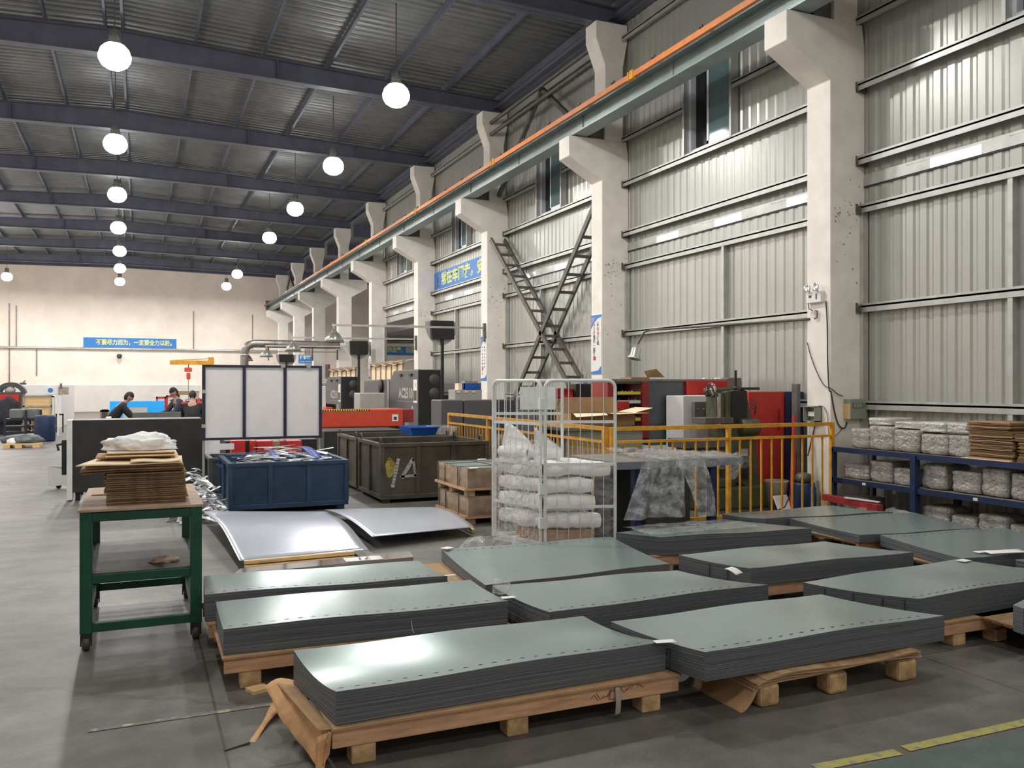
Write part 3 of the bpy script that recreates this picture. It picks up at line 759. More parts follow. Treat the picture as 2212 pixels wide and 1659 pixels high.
# white ties on sides
tag(B().tube([(1.46, 4.83, .27), (1.465, 4.828, .22), (1.475, 4.828, .20)], .002, 5).build('thread', ['paper']), 'short white thread on the front of the second left stack', 'thread')
tag(B().grid(lambda u, v: (2.15 + .03 * u, 3.675 - .012 * math.sin(v * 3.1), .165 - .15 * v), 2, 8, 0, True, .001).build('tape_strip', ['bucket']), 'grey tape strip hanging over the right end of the nearest pallet', 'tape')

# light sheets
def bigsheet(label, cor, z, bendf, m, name='metal_sheet', group='large bright metal sheets on the floor'):
    FL, FR, BR, BL = [Vector((p[0], p[1])) for p in cor]
    def f(u, v):
        p = (FL.lerp(FR, u)).lerp(BL.lerp(BR, u), v); return Vector((p.x, p.y, z + bendf(u, v)))
    return tag(B().grid(f, 20, 20, 0, True, .003).build(name, [m]), label, 'metal sheet', group)
bend = lambda u, v: .075 * math.sin(math.pi * min(1, v * 1.05)) ** 1.5 * (1 - .3 * u) - .05 * (1 - v) ** 2 + .0
cA = [G(518, 1210, .11), G(787, 1185, .10), G(703, 1104, .16), G(440, 1114, .10)]
bigsheet('large bright metal sheet left of the other, topmost of the curved pile', [(p.x, p.y) for p in cA], .155, bend, 'lightsheet')
c2 = [(cA[0].x + .16, cA[0].y - .05), (cA[1].x + .03, cA[1].y - .04), (cA[2].x + .02, cA[2].y), (cA[3].x + .1, cA[3].y)]
bigsheet('second bright metal sheet showing a sliver under the topmost one', c2, .146, bend, 'lightsheet')
cB = [G(803, 1168, .08), G(1025, 1142, .08), G(935, 1093, .11), G(702, 1104, .10)]
bigsheet('large metal sheet at the right, partly in shade beside the wrapped bales', [(p.x, p.y) for p in cB], .10, lambda u, v: .05 * math.sin(math.pi * v) + .02 * (1 - u), 'lightsheet')
e = B()
for i in range(14):
    p, q = Vector((cB[1].x, cB[1].y)).lerp(Vector((cB[2].x, cB[2].y)), i / 14), Vector((cB[1].x, cB[1].y)).lerp(Vector((cB[2].x, cB[2].y)), (i + 1) / 14)
    e.bar((p.x + .03, p.y + .12, .02 + .09 * math.sin(math.pi * min(1, i / 12 + .05))), (q.x + .03, q.y + .12, .02 + .09 * math.sin(math.pi * min(1, (i + 1) / 12 + .05))), .03, .03)
tag(e.build('wood_batten', ['woodpale']), 'pale batten along the right edge of the large right sheet', 'batten')
for (dy, z, w, n) in ((0, .10, .05, 'upper'), (-.03, .06, .05, 'middle'), (-.12, .03, .11, 'lowest, widest')):
    a, c = G(527, 1216, .08), G(763, 1195, .08)
    tag(B().obox(((a.x + c.x) / 2, a.y + dy, z - .01), ((c.x - a.x), w, .03), math.atan2(c.y - a.y, c.x - a.x)).build('packing_board', ['woodpale']), n + ' pale packing board in front of the bright sheets', 'board', 'packing boards before the bright sheets')
ib = thing('metal_strip_bundle', 'long shiny metal strip bundle behind the third left stack, reflecting three lamps', 'metal strips')
pA, pB_, pC, pD = G(505, 1240, .12), G(893, 1203, .12), G(885, 1190, .12), G(520, 1228, .12)
B().prism([Vector((p.x, p.y, .02)) for p in (pA, pB_, pC, pD)], (0, 0, .10)).build('strips', ['inox'], ib)
lp = slip('white label sheet with a large mark on the shiny strip bundle', ((pB_.x * .72 + pA.x * .28), (pB_.y * .72 + pA.y * .28) + .11, .121), .33, .17, -.05)
tag(B().text('71', lp.location + Vector((0, 0, .008)), (-.98, .1, 0), (-.1, -.98, 0), .13, 0).build('label_mark', ['ink']), 'dark 71 mark on the white label sheet', 'marking')
# ================================================================== GREEN TROLLEY AND WHAT IT CARRIES
t = thing('trolley', 'dark green steel trolley on castors carrying piled cardboard, left foreground', 'trolley')
X0, X1, Y0, Y1 = -.335, .375, 5.90, 7.12
for x in (X0, X1 - .07):
    for y in (Y0, Y1 - .06):
        B().box(x, y, .11, x + .07, y + .06, .86).build('leg', ['green_cart'], t, .004)
for z in (.115, .415, .80):
    hh = .055
    for y in (Y0 + .004, Y1 - .05): B().box(X0 + .07, y, z, X1 - .07, y + .045, z + hh).build('rail', ['green_cart'], t, .003)
    for x in (X0 + .004, X1 - .05): B().box(x, Y0 + .06, z, x + .045, Y1 - .06, z + hh).build('rail', ['green_cart'], t, .003)
B().box(X0 + .05, Y0 + .03, .462, X1 - .05, Y1 - .03, .475).build('middle_shelf', ['cart_shelf'], t)
B().box(X0 - .01, Y0 - .01, .861, X1 + .01, Y1 + .02, .878).build('top_board', ['cart_board'], t, .003)
for x in (X0 + .035, X1 - .035):
    for y in (Y0 + .03, Y1 - .03):
        f = B().box(x - .03, y - .025, .06, x + .03, y + .045, .112)
        f.box(x - .033, y - .01, .03, x - .026, y + .03, .10).box(x + .026, y - .01, .03, x + .033, y + .03, .10)
        c = f.build('castor', ['black'], t)
        w = B().lathe((x - .022, y + .01, .048), [(0, 0), (.04, 0), (.048, .008), (.048, .036), (.04, .044), (0, .044)], 18, 0, 'x').build('wheel', ['charcoal'], c)
lump('rag', 'crumpled brown rag on the middle shelf of the trolley', (.16, 6.15, .476), .075, 'rag', 'rag', 5, .5, (1.2, .8, .35), 3)
# cardboard pile
random.seed(12)
def sheetpile(x0, x1, y0, y1, z0, n, th, jit, name, mat_, lab_, grp, cat='cardboard sheet', gap=.003, fl=.0):
    z = z0
    for i in range(n):
        a = random.uniform(-jit, jit); b_ = random.uniform(-jit, jit); r = random.uniform(-.02, .02)
        cx, cy = (x0 + x1) / 2 + a, (y0 + y1) / 2 + b_; sx, sy = x1 - x0, y1 - y0
        R = Matrix.Rotation(r, 3, 'Z'); s_ = random.uniform(0, 9); am = random.uniform(.0, fl)
        g = B().grid(lambda u, v: Vector((cx, cy, z + th)) + R @ Vector(((u - .5) * sx, (v - .5) * sy, am * math.sin(u * 5 + s_) * (1 if fl else 0))), 6, 2, 0, True, th)
        o = g.build(name, [mat_])
        tag(o, lab_ % (['lowest', '2nd', '3rd', '4th', '5th', '6th', '7th', '8th', '9th', '10th', '11th', '12th', '13th', '14th', '15th', '16th', '17th', '18th', '19th', '20th', '21st', '22nd', '23rd', '24th', '25th', '26th', '27th', '28th'][i]), cat, grp)
        z += th + gap
    return z
z = sheetpile(-.19, .285, 6.02, 6.62, .879, 16, .009, .012, 'cardboard_sheet', 'card_pile', 'folded brown cardboard on the trolley pile, %s from the bottom', 'brown cardboard piled on the trolley', gap=.004, fl=.002)
z += .004
zz = z
for i, (w, dy) in enumerate(((-.33, .02), (-.34, .0), (-.31, .03))):
    tag(B().grid(lambda u, v, i=i: (w + (.27 - w) * u, 5.98 + dy + .52 * v, zz + .012 + .014 * i - .012 * max(0, .3 - u) * (3 - i)), 8, 3, 0, True, .009).build('cardboard_sheet', ['card_pile' if i < 2 else 'cardboard']), 'wide dark cardboard jutting left from the trolley pile, %s' % ['lowest', 'middle', 'upper'][i], 'cardboard sheet', 'wide cardboard jutting left')
z = zz + .055
tag(B().grid(lambda u, v: (-.36 + .10 * v + (.62 - .08 * v) * u, 5.97 + .56 * v, z + .002 * math.sin(u * 9)), 12, 4, 0, True, .006).build('cardboard_sheet', ['card_light']), 'pale cream cardboard on the trolley pile with its left corner sticking out', 'cardboard sheet')
tag(B().grid(lambda u, v: (-.05 + .30 * u, 5.965 + .5 * v, z + .012 + .004 * math.sin(u * 7)), 8, 4, 0, True, .005).build('cardboard_sheet', ['card_light']), 'smaller pale cardboard over the cream one at its right', 'cardboard sheet')
for i, (xa, xb, ya, m_) in enumerate(((-.26, .20, 6.22, 'cardboard'), (-.20, .24, 6.18, 'card_light'), (-.20, .22, 6.20, 'cardboard'), (-.19, .22, 6.17, 'card_light'))):
    tag(B().box(xa, ya, z + .02 + i * .011, xb, ya + .38, z + .029 + i * .011).build('cardboard_sheet', [m_]), '%s piece of the small cardboard pile under the white bag' % ['lowest', 'second', 'third', 'topmost'][i], 'cardboard sheet', 'small cardboard pile under the bag')
lump('plastic_bag', 'crumpled white plastic bag on top of the trolley pile', (.015, 6.36, z + .066), .17, 'foam', 'bag', 8, .38, (1.28, .9, .42), 4)
tag(B().box(-.30, 6.62, .879, -.18, 7.0, .885).build('cardboard_sheet', ['cart_board']), 'dusty flat cardboard at the left back of the trolley top', 'cardboard sheet')

# ================================================================== LONG DARK BENCH PANEL, WHITE BOARD, SCREEN
def wbox(name, label, cat, x0, y0, z0, x1, y1, z1, m, bevel=.01, group=None):
    return tag(B().box(x0, y0, z0, x1, y1, z1).build(name, [m], None, bevel), label, cat, group)
YB = 13.6
a, c = PY(157, 908, YB), PY(438, 912, YB)
t = thing('dark_panel_table', 'large dark flat panel standing on edge before the workbench, left of the screen', 'panel')
B().box(a.x, YB, .12, c.x, YB + .05, a.z).build('panel', ['blackpanel'], t, .004)
B().box(a.x - .075, YB - .01, .02, a.x - .004, YB + .3, a.z + .0).build('white_edge', ['cagewhite'], t)
B().box(a.x, YB + .05, a.z - .04, c.x, YB + .9, a.z - .01).build('top', ['deskgray'], t)
for x in (a.x + .03, c.x - .1):
    for y in (YB + .06, YB + .8): B().box(x, y, 0, x + .06, y + .06, a.z - .04).build('leg', ['black'], t)
B().box(a.x - .16, YB + .3, .35, a.x - .1, YB + .36, .85).tube([(a.x - .13, YB + .33, .8), (a.x - .22, YB + .33, .78), (a.x - .2, YB + .33, .7)], .02, 6).build('clamp', ['black'], t)
wb = thing('floor_board', 'white board lying low on small wheels behind the trolley', 'board')
p, q = G(103, 1057, .0), G(234, 1040, 0)
B().prism([(p.x, p.y, .05), (p.x + 1.0, p.y + .1, .05), (p.x + 1.0, p.y + .1, .16), (p.x + .36, p.y, .34), (p.x, p.y, .37)], (0, .03, 0)).build('board', ['white'], wb)
for x in (.15, .9): B().lathe((p.x + x, p.y + .05, .04), [(0, 0), (.04, 0), (.04, .03), (0, .03)], 12, 0, 'y').build('wheel', ['black'], wb)

t = thing('folding_screen', 'white three-part screen in a navy steel frame behind the blue scrap bin', 'screen')
sa, sb_ = PY(440, 790, 13.2), PY(692, 793, 13.2)
z0, z1 = .84, 1.94
xs = [sa.x, sa.x + (sb_.x - sa.x) * .335, sa.x + (sb_.x - sa.x) * .685, sb_.x]
for i in range(3):
    B().box(xs[i] + .02, 13.2, z0 + .03, xs[i + 1] - .02, 13.215, z1 - .03).build('panel', ['whitepanel'], t)
for x in xs: B().box(x - .022, 13.18, z0, x + .022, 13.225, z1).build('upright', ['frame_navy'], t)
for z in (z0, z1 - .035): B().box(xs[0] - .02, 13.182, z, xs[3] + .02, 13.223, z + .035).build('frame_rail', ['frame_navy'], t)
for x in (xs[0], xs[3]): B().tube([(x, 13.24, 0), (x, 13.24, z0 + .1)], .018, 8).build('leg', ['steel_zinc'], t); B().box(x - .02, 12.95, 0, x + .02, 13.5, .03).build('foot', ['black'], t)
for x, z in ((xs[0], 1.05), (xs[0], 1.55), (xs[2] - .03, z1 - .01), (xs[3] - .18, z1 - .01)):
    B().box(x - .03, 13.172, z - .025, x + .03, 13.18, z + .025).build('clip', ['girt'], t)
B().box(xs[0] + .08, 13.17, z0 - .14, xs[0] + .42, 13.18, z0 - .05).build('hanging_label', ['whitepanel'], t)

# ================================================================== BLUE SCRAP BIN
def tub(name, label, x0, y0, x1, y1, z1, m, ribs_front, ribs_side, zb=.06, wall=.03, rim=.05, feet=True, group=None, dividers=0):
    t = thing(name, label, 'scrap bin', group)
    b = B().box(x0, y0, zb, x1, y0 + wall, z1).box(x0, y1 - wall, zb, x1, y1, z1).box(x0, y0 + wall, zb, x0 + wall, y1 - wall, z1).box(x1 - wall, y0 + wall, zb, x1, y1 - wall, z1).box(x0, y0, zb, x1, y1, zb + .02)
    b.build('body', [m], t)
    for z in (z1 - rim,): B().box(x0 - .03, y0 - .03, z, x1 + .03, y0, z1).box(x0 - .03, y1, z, x1 + .03, y1 + .03, z1).box(x0 - .03, y0, z, x0, y1, z1).box(x1, y0, z, x1 + .03, y1, z1).build('rim', [m], t, .004)
    B().box(x0 - .025, y0 - .025, zb, x1 + .025, y0, zb + .06).box(x0 - .025, y0, zb, x0, y1, zb + .06).build('base_rail', [m], t, .004)
    for i in range(ribs_front):
        x = x0 + (x1 - x0) * i / (ribs_front - 1); B().box(x - .03, y0 - .028, zb + .06, x + .03, y0 - .001, z1 - rim).build('rib', [m], t, .003)
    for i in range(ribs_side):
        y = y0 + .03 + (y1 - y0 - .06) * i / (ribs_side - 1)
        B().box(x0 - .028, y - .03, zb + .06, x0 - .001, y + .03, z1 - rim).build('rib', [m], t, .003)
    if feet:
        for x in (x0 + .02, x1 - .12):
            for y in (y0 + .02, y1 - .12): B().box(x, y, 0, x + .1, y + .1, zb).build('foot', [m], t)
    return t
tub('scrap_bin', 'dark blue steel bin heaped with metal strips behind the bright sheets', 1.06, 11.35, 2.53, 12.75, .655, 'bluebin', 4, 3)
def scrap(n, x0, x1, y0, y1, z0, z1, grp, lab_, seed, ln=(.15, .5), name='scrap_strip', flat=.5, heap=True, inside=False):
    r = random.Random(seed)
    for i in range(n):
        x, y = r.uniform(x0, x1), r.uniform(y0, y1)
        if not inside:
            a_ = r.uniform(0, 6.28); q_ = r.random() ** .6; x = (x0 + x1) / 2 + (x1 - x0) / 2 * q_ * math.cos(a_); y = (y0 + y1) / 2 + (y1 - y0) / 2 * q_ * math.sin(a_)
            zt = z0 + (z1 - z0) * max(0, 1 - q_ ** 1.5)
        else: zt = z0 + (z1 - z0) * (1 - abs((x - (x0 + x1) / 2) / ((x1 - x0) / 2)) ** 2)
        z = z0 + (zt - z0) * (i + 1) / n
        L = r.uniform(*ln); az = r.uniform(0, 6.28) if not inside else r.uniform(-.5, .5); el = r.uniform(-flat, flat)
        d = Vector((math.cos(az) * math.cos(el), math.sin(az) * math.cos(el), math.sin(el)))
        p = Vector((x, y, z)) - d * L / 2; q = p + d * L
        for e in (p, q):
            e.z = max(e.z, z0 if inside else .012)
            if inside: e.x = min(max(e.x, x0), x1); e.y = min(max(e.y, y0), y1)
        mid = (p + q) / 2 + Vector((0, 0, r.uniform(-.01, .05)))
        b = B(); w = r.uniform(.012, .035); ax = Vector((-d.y, d.x, 0)).normalized() * w
        tw = Vector((0, 0, r.uniform(-w, w)))
        A = [p - ax, p + ax + tw * .3, mid + ax + tw, mid - ax, q + ax, q - ax + tw]
        th = Vector((0, 0, .003))
        b._add(A + [v - th for v in A], [(0, 1, 2, 3), (3, 2, 4, 5), (9, 8, 7, 6), (11, 10, 8, 9), (0, 6, 7, 1), (1, 7, 8, 2), (2, 8, 10, 4), (4, 10, 11, 5), (5, 11, 9, 3), (3, 9, 6, 0)], 0)
        tag(b.build(name, ['scrap']), lab_, 'metal strip', grp)
scrap(80, 1.12, 2.47, 11.42, 12.68, .50, .80, 'metal strips heaped in the blue bin', 'shiny thin metal offcut strip in the heap filling the blue bin', 3, (.3, .8), flat=.2, inside=True)
scrap(150, .32, 1.0, 10.75, 12.3, .02, .66, 'metal strips piled left of the blue bin', 'thin bright metal offcut strip in the pile left of the blue bin', 5, (.10, .32), flat=.5)
for k, (u0, v0, u1, v1, w, n) in enumerate(((575, 972, 598, 994, .07, 'left blue painted strip draped over the bin heap'), (645, 964, 690, 995, .13, 'right wide blue painted strip draped over the bin heap'), (500, 1012, 560, 972, .06, 'long dark blue strip rising over the left bin edge'))):
    a, c = PY(u0, v0, 12.3), PY(u1, v1, 11.7)
    tag(B().grid(lambda u, v: a.lerp(c, v) + Vector((w * (u - .5), 0, .06 * math.sin(math.pi * v))), 2, 10, 0, True, .003).build('painted_strip', ['scrap_blue']), n, 'metal strip')
a, c = G(470, 1003, .4), G(495, 1030, .3)
tag(B().prism([PY(468, 1003, 12.2), PY(497, 1002, 12.2), PY(497, 1027, 12.2)], (0, .004, 0)).build('painted_sheet', ['scrap_blue']), 'blue painted sheet corner leaning behind the left strip pile', 'metal sheet')
tub('scrap_bin', 'dark grey bin under the white screen behind the blue one', .98, 13.45, 2.3, 14.3, .56, 'graybin', 3, 2)

# big olive bins
for k, (y0, y1, n) in enumerate(((11.65, 12.95, 'near rusty olive steel bin with white spray mark, behind the wrapped bales'), (13.12, 14.45, 'far rusty olive steel bin behind the one with the spray mark'))):
    t = tub('scrap_bin', n, 3.10, y0, 4.66, y1, .83, 'olive', 4, 3, .05)
    for x in (3.10, 4.6):
        for y in (y0 + .05, y1 - .12):
            B().tube([(x, y, .83), (x, y + .0, .89), (x, y + .04, .91), (x, y + .08, .89), (x, y + .08, .83)], .012, 6).build('lifting_loop', ['olive'], t)
    if k == 0:
        s = B()
        def sprayline(p, q, w, n=9):
            for i in range(n): 
                a_, c_ = Vector(p).lerp(Vector(q), i / n), Vector(p).lerp(Vector(q), (i + 1.15) / n)
                s.bar(a_, c_, w * (1 + .25 * wob(i, w * 50, 1.3, 2)), .002, 0, (0, 1, 0))
        F = 11.645
        P = lambda u, v: PY(u, v, F)
        for a_, c_, w in ((P(861, 990), P(848, 1052), .045), (P(893, 990), P(868, 1032), .05), (P(893, 990), P(897, 1030), .03), (P(866, 1030), P(905, 1026), .035)):
            a_.y = c_.y = F; sprayline(a_, c_, w)
        s.build('spray_mark', ['chalk'], t)
        y_ = B(); c = P(843, 1010)
        y_._add([c + Vector((.07 * math.cos(q) * (1 + .12 * math.sin(q * 5)), .003, .14 * math.sin(q) * (1 + .1 * math.cos(q * 3)))) for q in [j * .35 for j in range(18)]], [tuple(range(18))], 0)
        y_.build('yellow_smear', ['chalk_yellow'], t)
for j, (u, v) in enumerate(((900, 920), (948, 925))):
    c = PY(u, v, 13.7)
    t = thing('plastic_tub', ['blue shallow plastic tub on the far olive bin, left of the clear one', 'pale clear plastic tub on the far olive bin'][j], 'tub')
    b = B(); w = .24 if j == 0 else .16
    zz = .832
    b._add([(c.x - w * .8, 13.3, zz), (c.x + w * .8, 13.3, zz), (c.x + w * .8, 13.9, zz), (c.x - w * .8, 13.9, zz), (c.x - w, 13.25, zz + .13), (c.x + w, 13.25, zz + .13), (c.x + w, 13.95, zz + .13), (c.x - w, 13.95, zz + .13)],
           [(0, 1, 2, 3), (0, 4, 5, 1), (1, 5, 6, 2), (2, 6, 7, 3), (3, 7, 4, 0)], 0)
    b.box(c.x - w - .015, 13.23, zz + .12, c.x + w + .015, 13.25, zz + .14).build('bowl', ['blue_tub' if j == 0 else 'clearfilm'], t)

# ================================================================== WRAPPED BALES
def bale(label, z0, z1, x0, x1, y0, y1, seed):
    t = thing('wrapped_bale', label, 'bale', 'paper wrapped bales on pallets')
    pt = B()
    for y in (y0 + .04, y1 - .12): pt.box(x0 - .03, y, z0 + .06, x1 + .02, y + .09, z0 + .085)
    for i, x in enumerate((x0, (x0 + x1) / 2 - .05, x1 - .1)):
        for y in (y0 + .02, y1 - .12, (y0 + y1) / 2): B().box(x, y, z0, x + .1, y + .1, z0 + .07).build('pallet_block', ['woodend'], t)
    B().box(x0 - .04, y0 - .005, z0 + .07, x1 + .02, y1, z0 + .10).build('pallet_deck', ['woodx'], t)
    bm = bmesh.new(); b = B()
    from mathutils import noise
    def face(o, du, dv, nrm, nu, nv):
        def f(u, v):
            p = Vector(o) + Vector(du) * u + Vector(dv) * v; e = min(1, 8 * min(u, 1 - u)) * min(1, 5 * min(v, 1 - v))
            k = noise.noise(p * 5 + Vector((seed, 0, 0))) * .025 + noise.noise(p * 13) * .012
            return p + Vector(nrm) * (k * e + .012 * e)
        b.grid(f, nu, nv, 0, True)
    zb = z0 + .101
    face((x0, y0, zb), (x1 - x0, 0, 0), (0, 0, z1 - zb), (0, -1, 0), 40, 14)
    face((x0, y1, zb), (0, y0 - y1, 0), (0, 0, z1 - zb), (-1, 0, 0), 40, 14)
    face((x1, y0, zb), (0, y1 - y0, 0), (0, 0, z1 - zb), (1, 0, 0), 20, 8)
    face((x1, y1, zb), (x0 - x1, 0, 0), (0, 0, z1 - zb), (0, 1, 0), 20, 8)
    b.build('wrapping', ['kraft_wrap'], t)
    B().box(x0 + .005, y0 + .005, z1 - .02, x1 - .005, y1 - .005, z1 + .002).build('top_sheet', ['zincsheet'], t)
    for y in (y0 + .25, y0 + .72, y1 - .12): B().box(x0 - .03, y, z0 + .1, x0 - .026, y + .02, z1).box(x0 - .03, y, z1 + .003, x1, y + .02, z1 + .006).build('strap', ['strap'], t)
    for x in (x0 + .42,): B().box(x, y0 - .036, z0 + .1, x + .02, y0 - .032, z1).box(x, y0 - .03, z1 + .003, x + .02, y1, z1 + .006).build('strap', ['strap'], t)
    return t
bale('lower brown paper wrapped bale behind the roll cage', 0, .33, 3.55, 4.30, 9.45, 10.55, 1)
bale('upper brown paper wrapped bale behind the roll cage', .335, .665, 3.53, 4.28, 9.42, 10.52, 2)
for u, v, n in ((1022, 989, 'back'), (1024, 1012, 'front')):
    p = G(u, v, .672); p.y = min(p.y, 10.4); p.x = min(p.x, 4.1); tag(B().box(p.x - .05, p.y - .04, .675, p.x + .05, p.y + .04, .682).build('paper_slip', ['paper']), 'white slip on top of the upper bale, nearer its %s' % n, 'paper slip')

# ================================================================== ROLL CAGE
N_, Lc, Rc = Vector((3.47, 7.27)), Vector((3.25, 7.94)), Vector((4.13, 7.05))
Fc = Lc + Rc - N_
cg = thing('roll_cage', 'tall white wire roll cage full of film-wrapped foam', 'roll cage')
def panel(p, q, z0, z1, nw, rails, name='side_frame', rt=.016):
    d = (q - p); L = d.length; d = d.normalized()
    def P3(s, z): w = p + d * s; return Vector((w.x, w.y, z))
    r = .07; pts = [P3(0, z0), P3(0, z1 - r)]
    for k in range(1, 6): a_ = k / 6 * math.pi / 2; pts.append(P3(r - r * math.cos(a_), z1 - r + r * math.sin(a_)))
    pts += [P3(r, z1), P3(L - r, z1)]
    for k in range(1, 6): a_ = k / 6 * math.pi / 2; pts.append(P3(L - r + r * math.sin(a_), z1 - r + r * math.cos(a_)))
    pts += [P3(L, z1 - r), P3(L, z0)]
    B().tube(pts, rt, 10).build(name, ['cagewhite'], cg)
    for z in rails: B().bar(P3(0, z), P3(L, z), .012, .028).build('cross_rail', ['cagewhite'], cg)
    for i in range(nw):
        s = L * (i + 1) / (nw + 1); B().tube([P3(s, rails[-1] if False else z0 + .05), P3(s, z1)], .0035, 6).build('wire', ['cagewhite'], cg)
panel(Lc + (N_ - Lc) * .0, N_ - (N_ - Lc).normalized() * .02, .14, 1.69, 7, [.16, .50, .90, 1.28])
panel(N_ + (Rc - N_).normalized() * .03, Rc, .14, 1.69, 5, [.16, .50, .90, 1.30])
panel(Lc + Vector((.03, .03)), Fc, .14, 1.69, 5, [.16, .9, 1.36])
for z in (1.42, .62, .3): B().box(N_.x - .03, N_.y - .02, z, N_.x + .05, N_.y + .025, z + .1).build('hinge_plate', ['cagewhite'], cg)
B().prism([(Lc.x, Lc.y, .11), (N_.x, N_.y, .11), (Rc.x, Rc.y, .11), (Fc.x, Fc.y, .11)], (0, 0, .03)).build('base', ['cagewhite'], cg)
dA = (Fc - Lc).normalized()
q1, q2 = Lc + dA * .26, Lc + dA * .62
B().prism([(q1.x, q1.y - .02, 1.40), (q2.x, q2.y - .02, 1.40), (q2.x, q2.y - .02, 1.63), (q1.x, q1.y - .02, 1.63)], (.002, .006, 0)).build('sign_plate', ['cagewhite'], cg)
for p in (N_, Lc, Rc, Fc):
    c = Vector((p.x, p.y)) * .96 + (Lc + Rc) / 2 * .04
    ca = B().box(c.x - .02, c.y - .02, .07, c.x + .02, c.y + .02, .11).build('castor', ['steel_zinc'], cg)
    B().lathe((c.x - .015, c.y, .042), [(0, 0), (.042, 0), (.042, .03), (0, .03)], 14, 0, 'x').build('wheel', ['charcoal'], ca)
# contents
ctr = (Lc + Rc) / 2
def inside(s, t_): w = N_ + (Rc - N_) * s + (Lc - N_) * t_; return w
w0, w1 = inside(.08, .1), inside(.8, .35)
cbx = B(); P4 = [inside(.06, .06), inside(.75, .06), inside(.75, .6), inside(.06, .6)]
tag(cbx.prism([(p.x, p.y, .145) for p in P4], (0, 0, .13)).build('cardboard_box', ['cardboard']), 'flat cardboard box at the bottom of the roll cage', 'box')
def foam(label, s0, s1, t0, t1, z0, h, seed, m='foam'):
    from mathutils import noise
    def f(u, v, top=True):
        s = s0 + (s1 - s0) * u; t_ = t0 + (t1 - t0) * v; w = inside(s, t_)
        e = max(0, min(1, 5 * min(u, 1 - u))) ** .5 * max(0, min(1, 5 * min(v, 1 - v))) ** .5
        n = noise.noise(Vector((u * 3 + seed, v * 3, seed)))
        w = w + Vector((noise.noise(Vector((v * 3, seed, u * 2))), noise.noise(Vector((u * 3, v, seed + 5))))) * .045
        zc = z0 + h / 2; dz_ = (h / 2) * (.75 + .25 * e) + .018 * n + .012 * noise.noise(Vector((u * 9 + seed, v * 9, 4)))
        return Vector((w.x, w.y, zc + (dz_ if top else -dz_)))
    b = B(); b.grid(lambda u, v: f(u, v, True), 16, 16, 0, True); b.grid(lambda u, v: f(1 - u, v, False), 16, 16, 0, True)
    # sides
    for fn in (lambda u, v: f(u, 0, True).lerp(f(u, 0, False), v) + Vector((0, -.02 * math.sin(math.pi * v), 0)), lambda u, v: f(u, 1, False).lerp(f(u, 1, True), v),
               lambda u, v: f(0, u, False).lerp(f(0, u, True), v) + Vector((-.02 * math.sin(math.pi * v), 0, 0)), lambda u, v: f(1, u, True).lerp(f(1, u, False), v)):
        b.grid(fn, 16, 5, 0, True)
    return tag(b.build('foam_roll', [m]), label, 'foam', 'folded white foam in the roll cage')
foam('folded white foam in the roll cage, lowest layer', .05, .84, .06, .92, .28, .165, 1)
foam('folded white foam in the roll cage, second layer', .05, .76, .06, .92, .45, .165, 2)
foam('folded white foam in the roll cage, third layer', .05, .74, .06, .92, .62, .15, 3)
foam('folded white foam in the roll cage, fourth layer reaching right', .05, .97, .06, .92, .775, .15, 4, 'foam')
foam('folded white foam in the roll cage, thick layer at the left', .05, .5, .35, .95, .93, .12, 5, 'foam')
pa = inside(.1, .86); pb = inside(.55, .5)
tag(B().grid(lambda u, v: Vector((inside(.04 + .06 * v, .35 + .58 * u).x + .03 * v, inside(.04, .35 + .58 * u).y, .9 + v * (.38 - .22 * (1 - u) ** 1.5))) , 10, 10, 0, True, .006).build('foam_sheet', ['foam']), 'white foam sheet standing up at the left inside the roll cage', 'foam')
tag(B().grid(lambda u, v: Vector((inside(.12 + .38 * u, .35).x + .02 * v, inside(.12 + .3 * u, .35).y, .88 + v * .36 * (1 - u * .55))), 10, 8, 0, True, .006).build('foam_sheet', ['foam']), 'white foam sheet behind the cage corner, sloping to the right', 'foam')
# stretch film round the cage (left side and right side)
def filmwall(p, q, za, zb_, out, n1=40, n2=30, amp=.012):
    from mathutils import noise
    def f(u, v):
        w = p.lerp(q, u); z = .12 + v * ((za + (zb_ - za) * u) - .12)
        k = amp * noise.noise(Vector((u * 4, z * 14, 3))) + amp * .8 * noise.noise(Vector((u * 14 + z * 6, z * 30, 9)))
        return Vector((w.x + out[0] * (.02 + k), w.y + out[1] * (.02 + k), z))
    return f
sf = cg
B().grid(filmwall(Lc, N_, 1.17, 1.12, (-.82, -.5)), 40, 60, 0, True).build('film_wrap', ['wrapfilm'], sf)
B().grid(filmwall(N_, Rc, 1.12, 1.02, (0, -1)), 40, 60, 0, True).build('film_wrap', ['cagefilm'], sf)
lump('film_heap', 'crumpled clear film heap on the floor left of the roll cage', (2.98, 7.52, .0), .22, 'wrapfilm', 'film', 11, .45, (1.3, .7, .6), 4)
lump('film_heap', 'whitish torn film bunch at the left foot of the roll cage', (3.17, 7.12, .0), .15, 'wrapfilm', 'film', 13, .55, (1.1, .6, 1.1), 4)

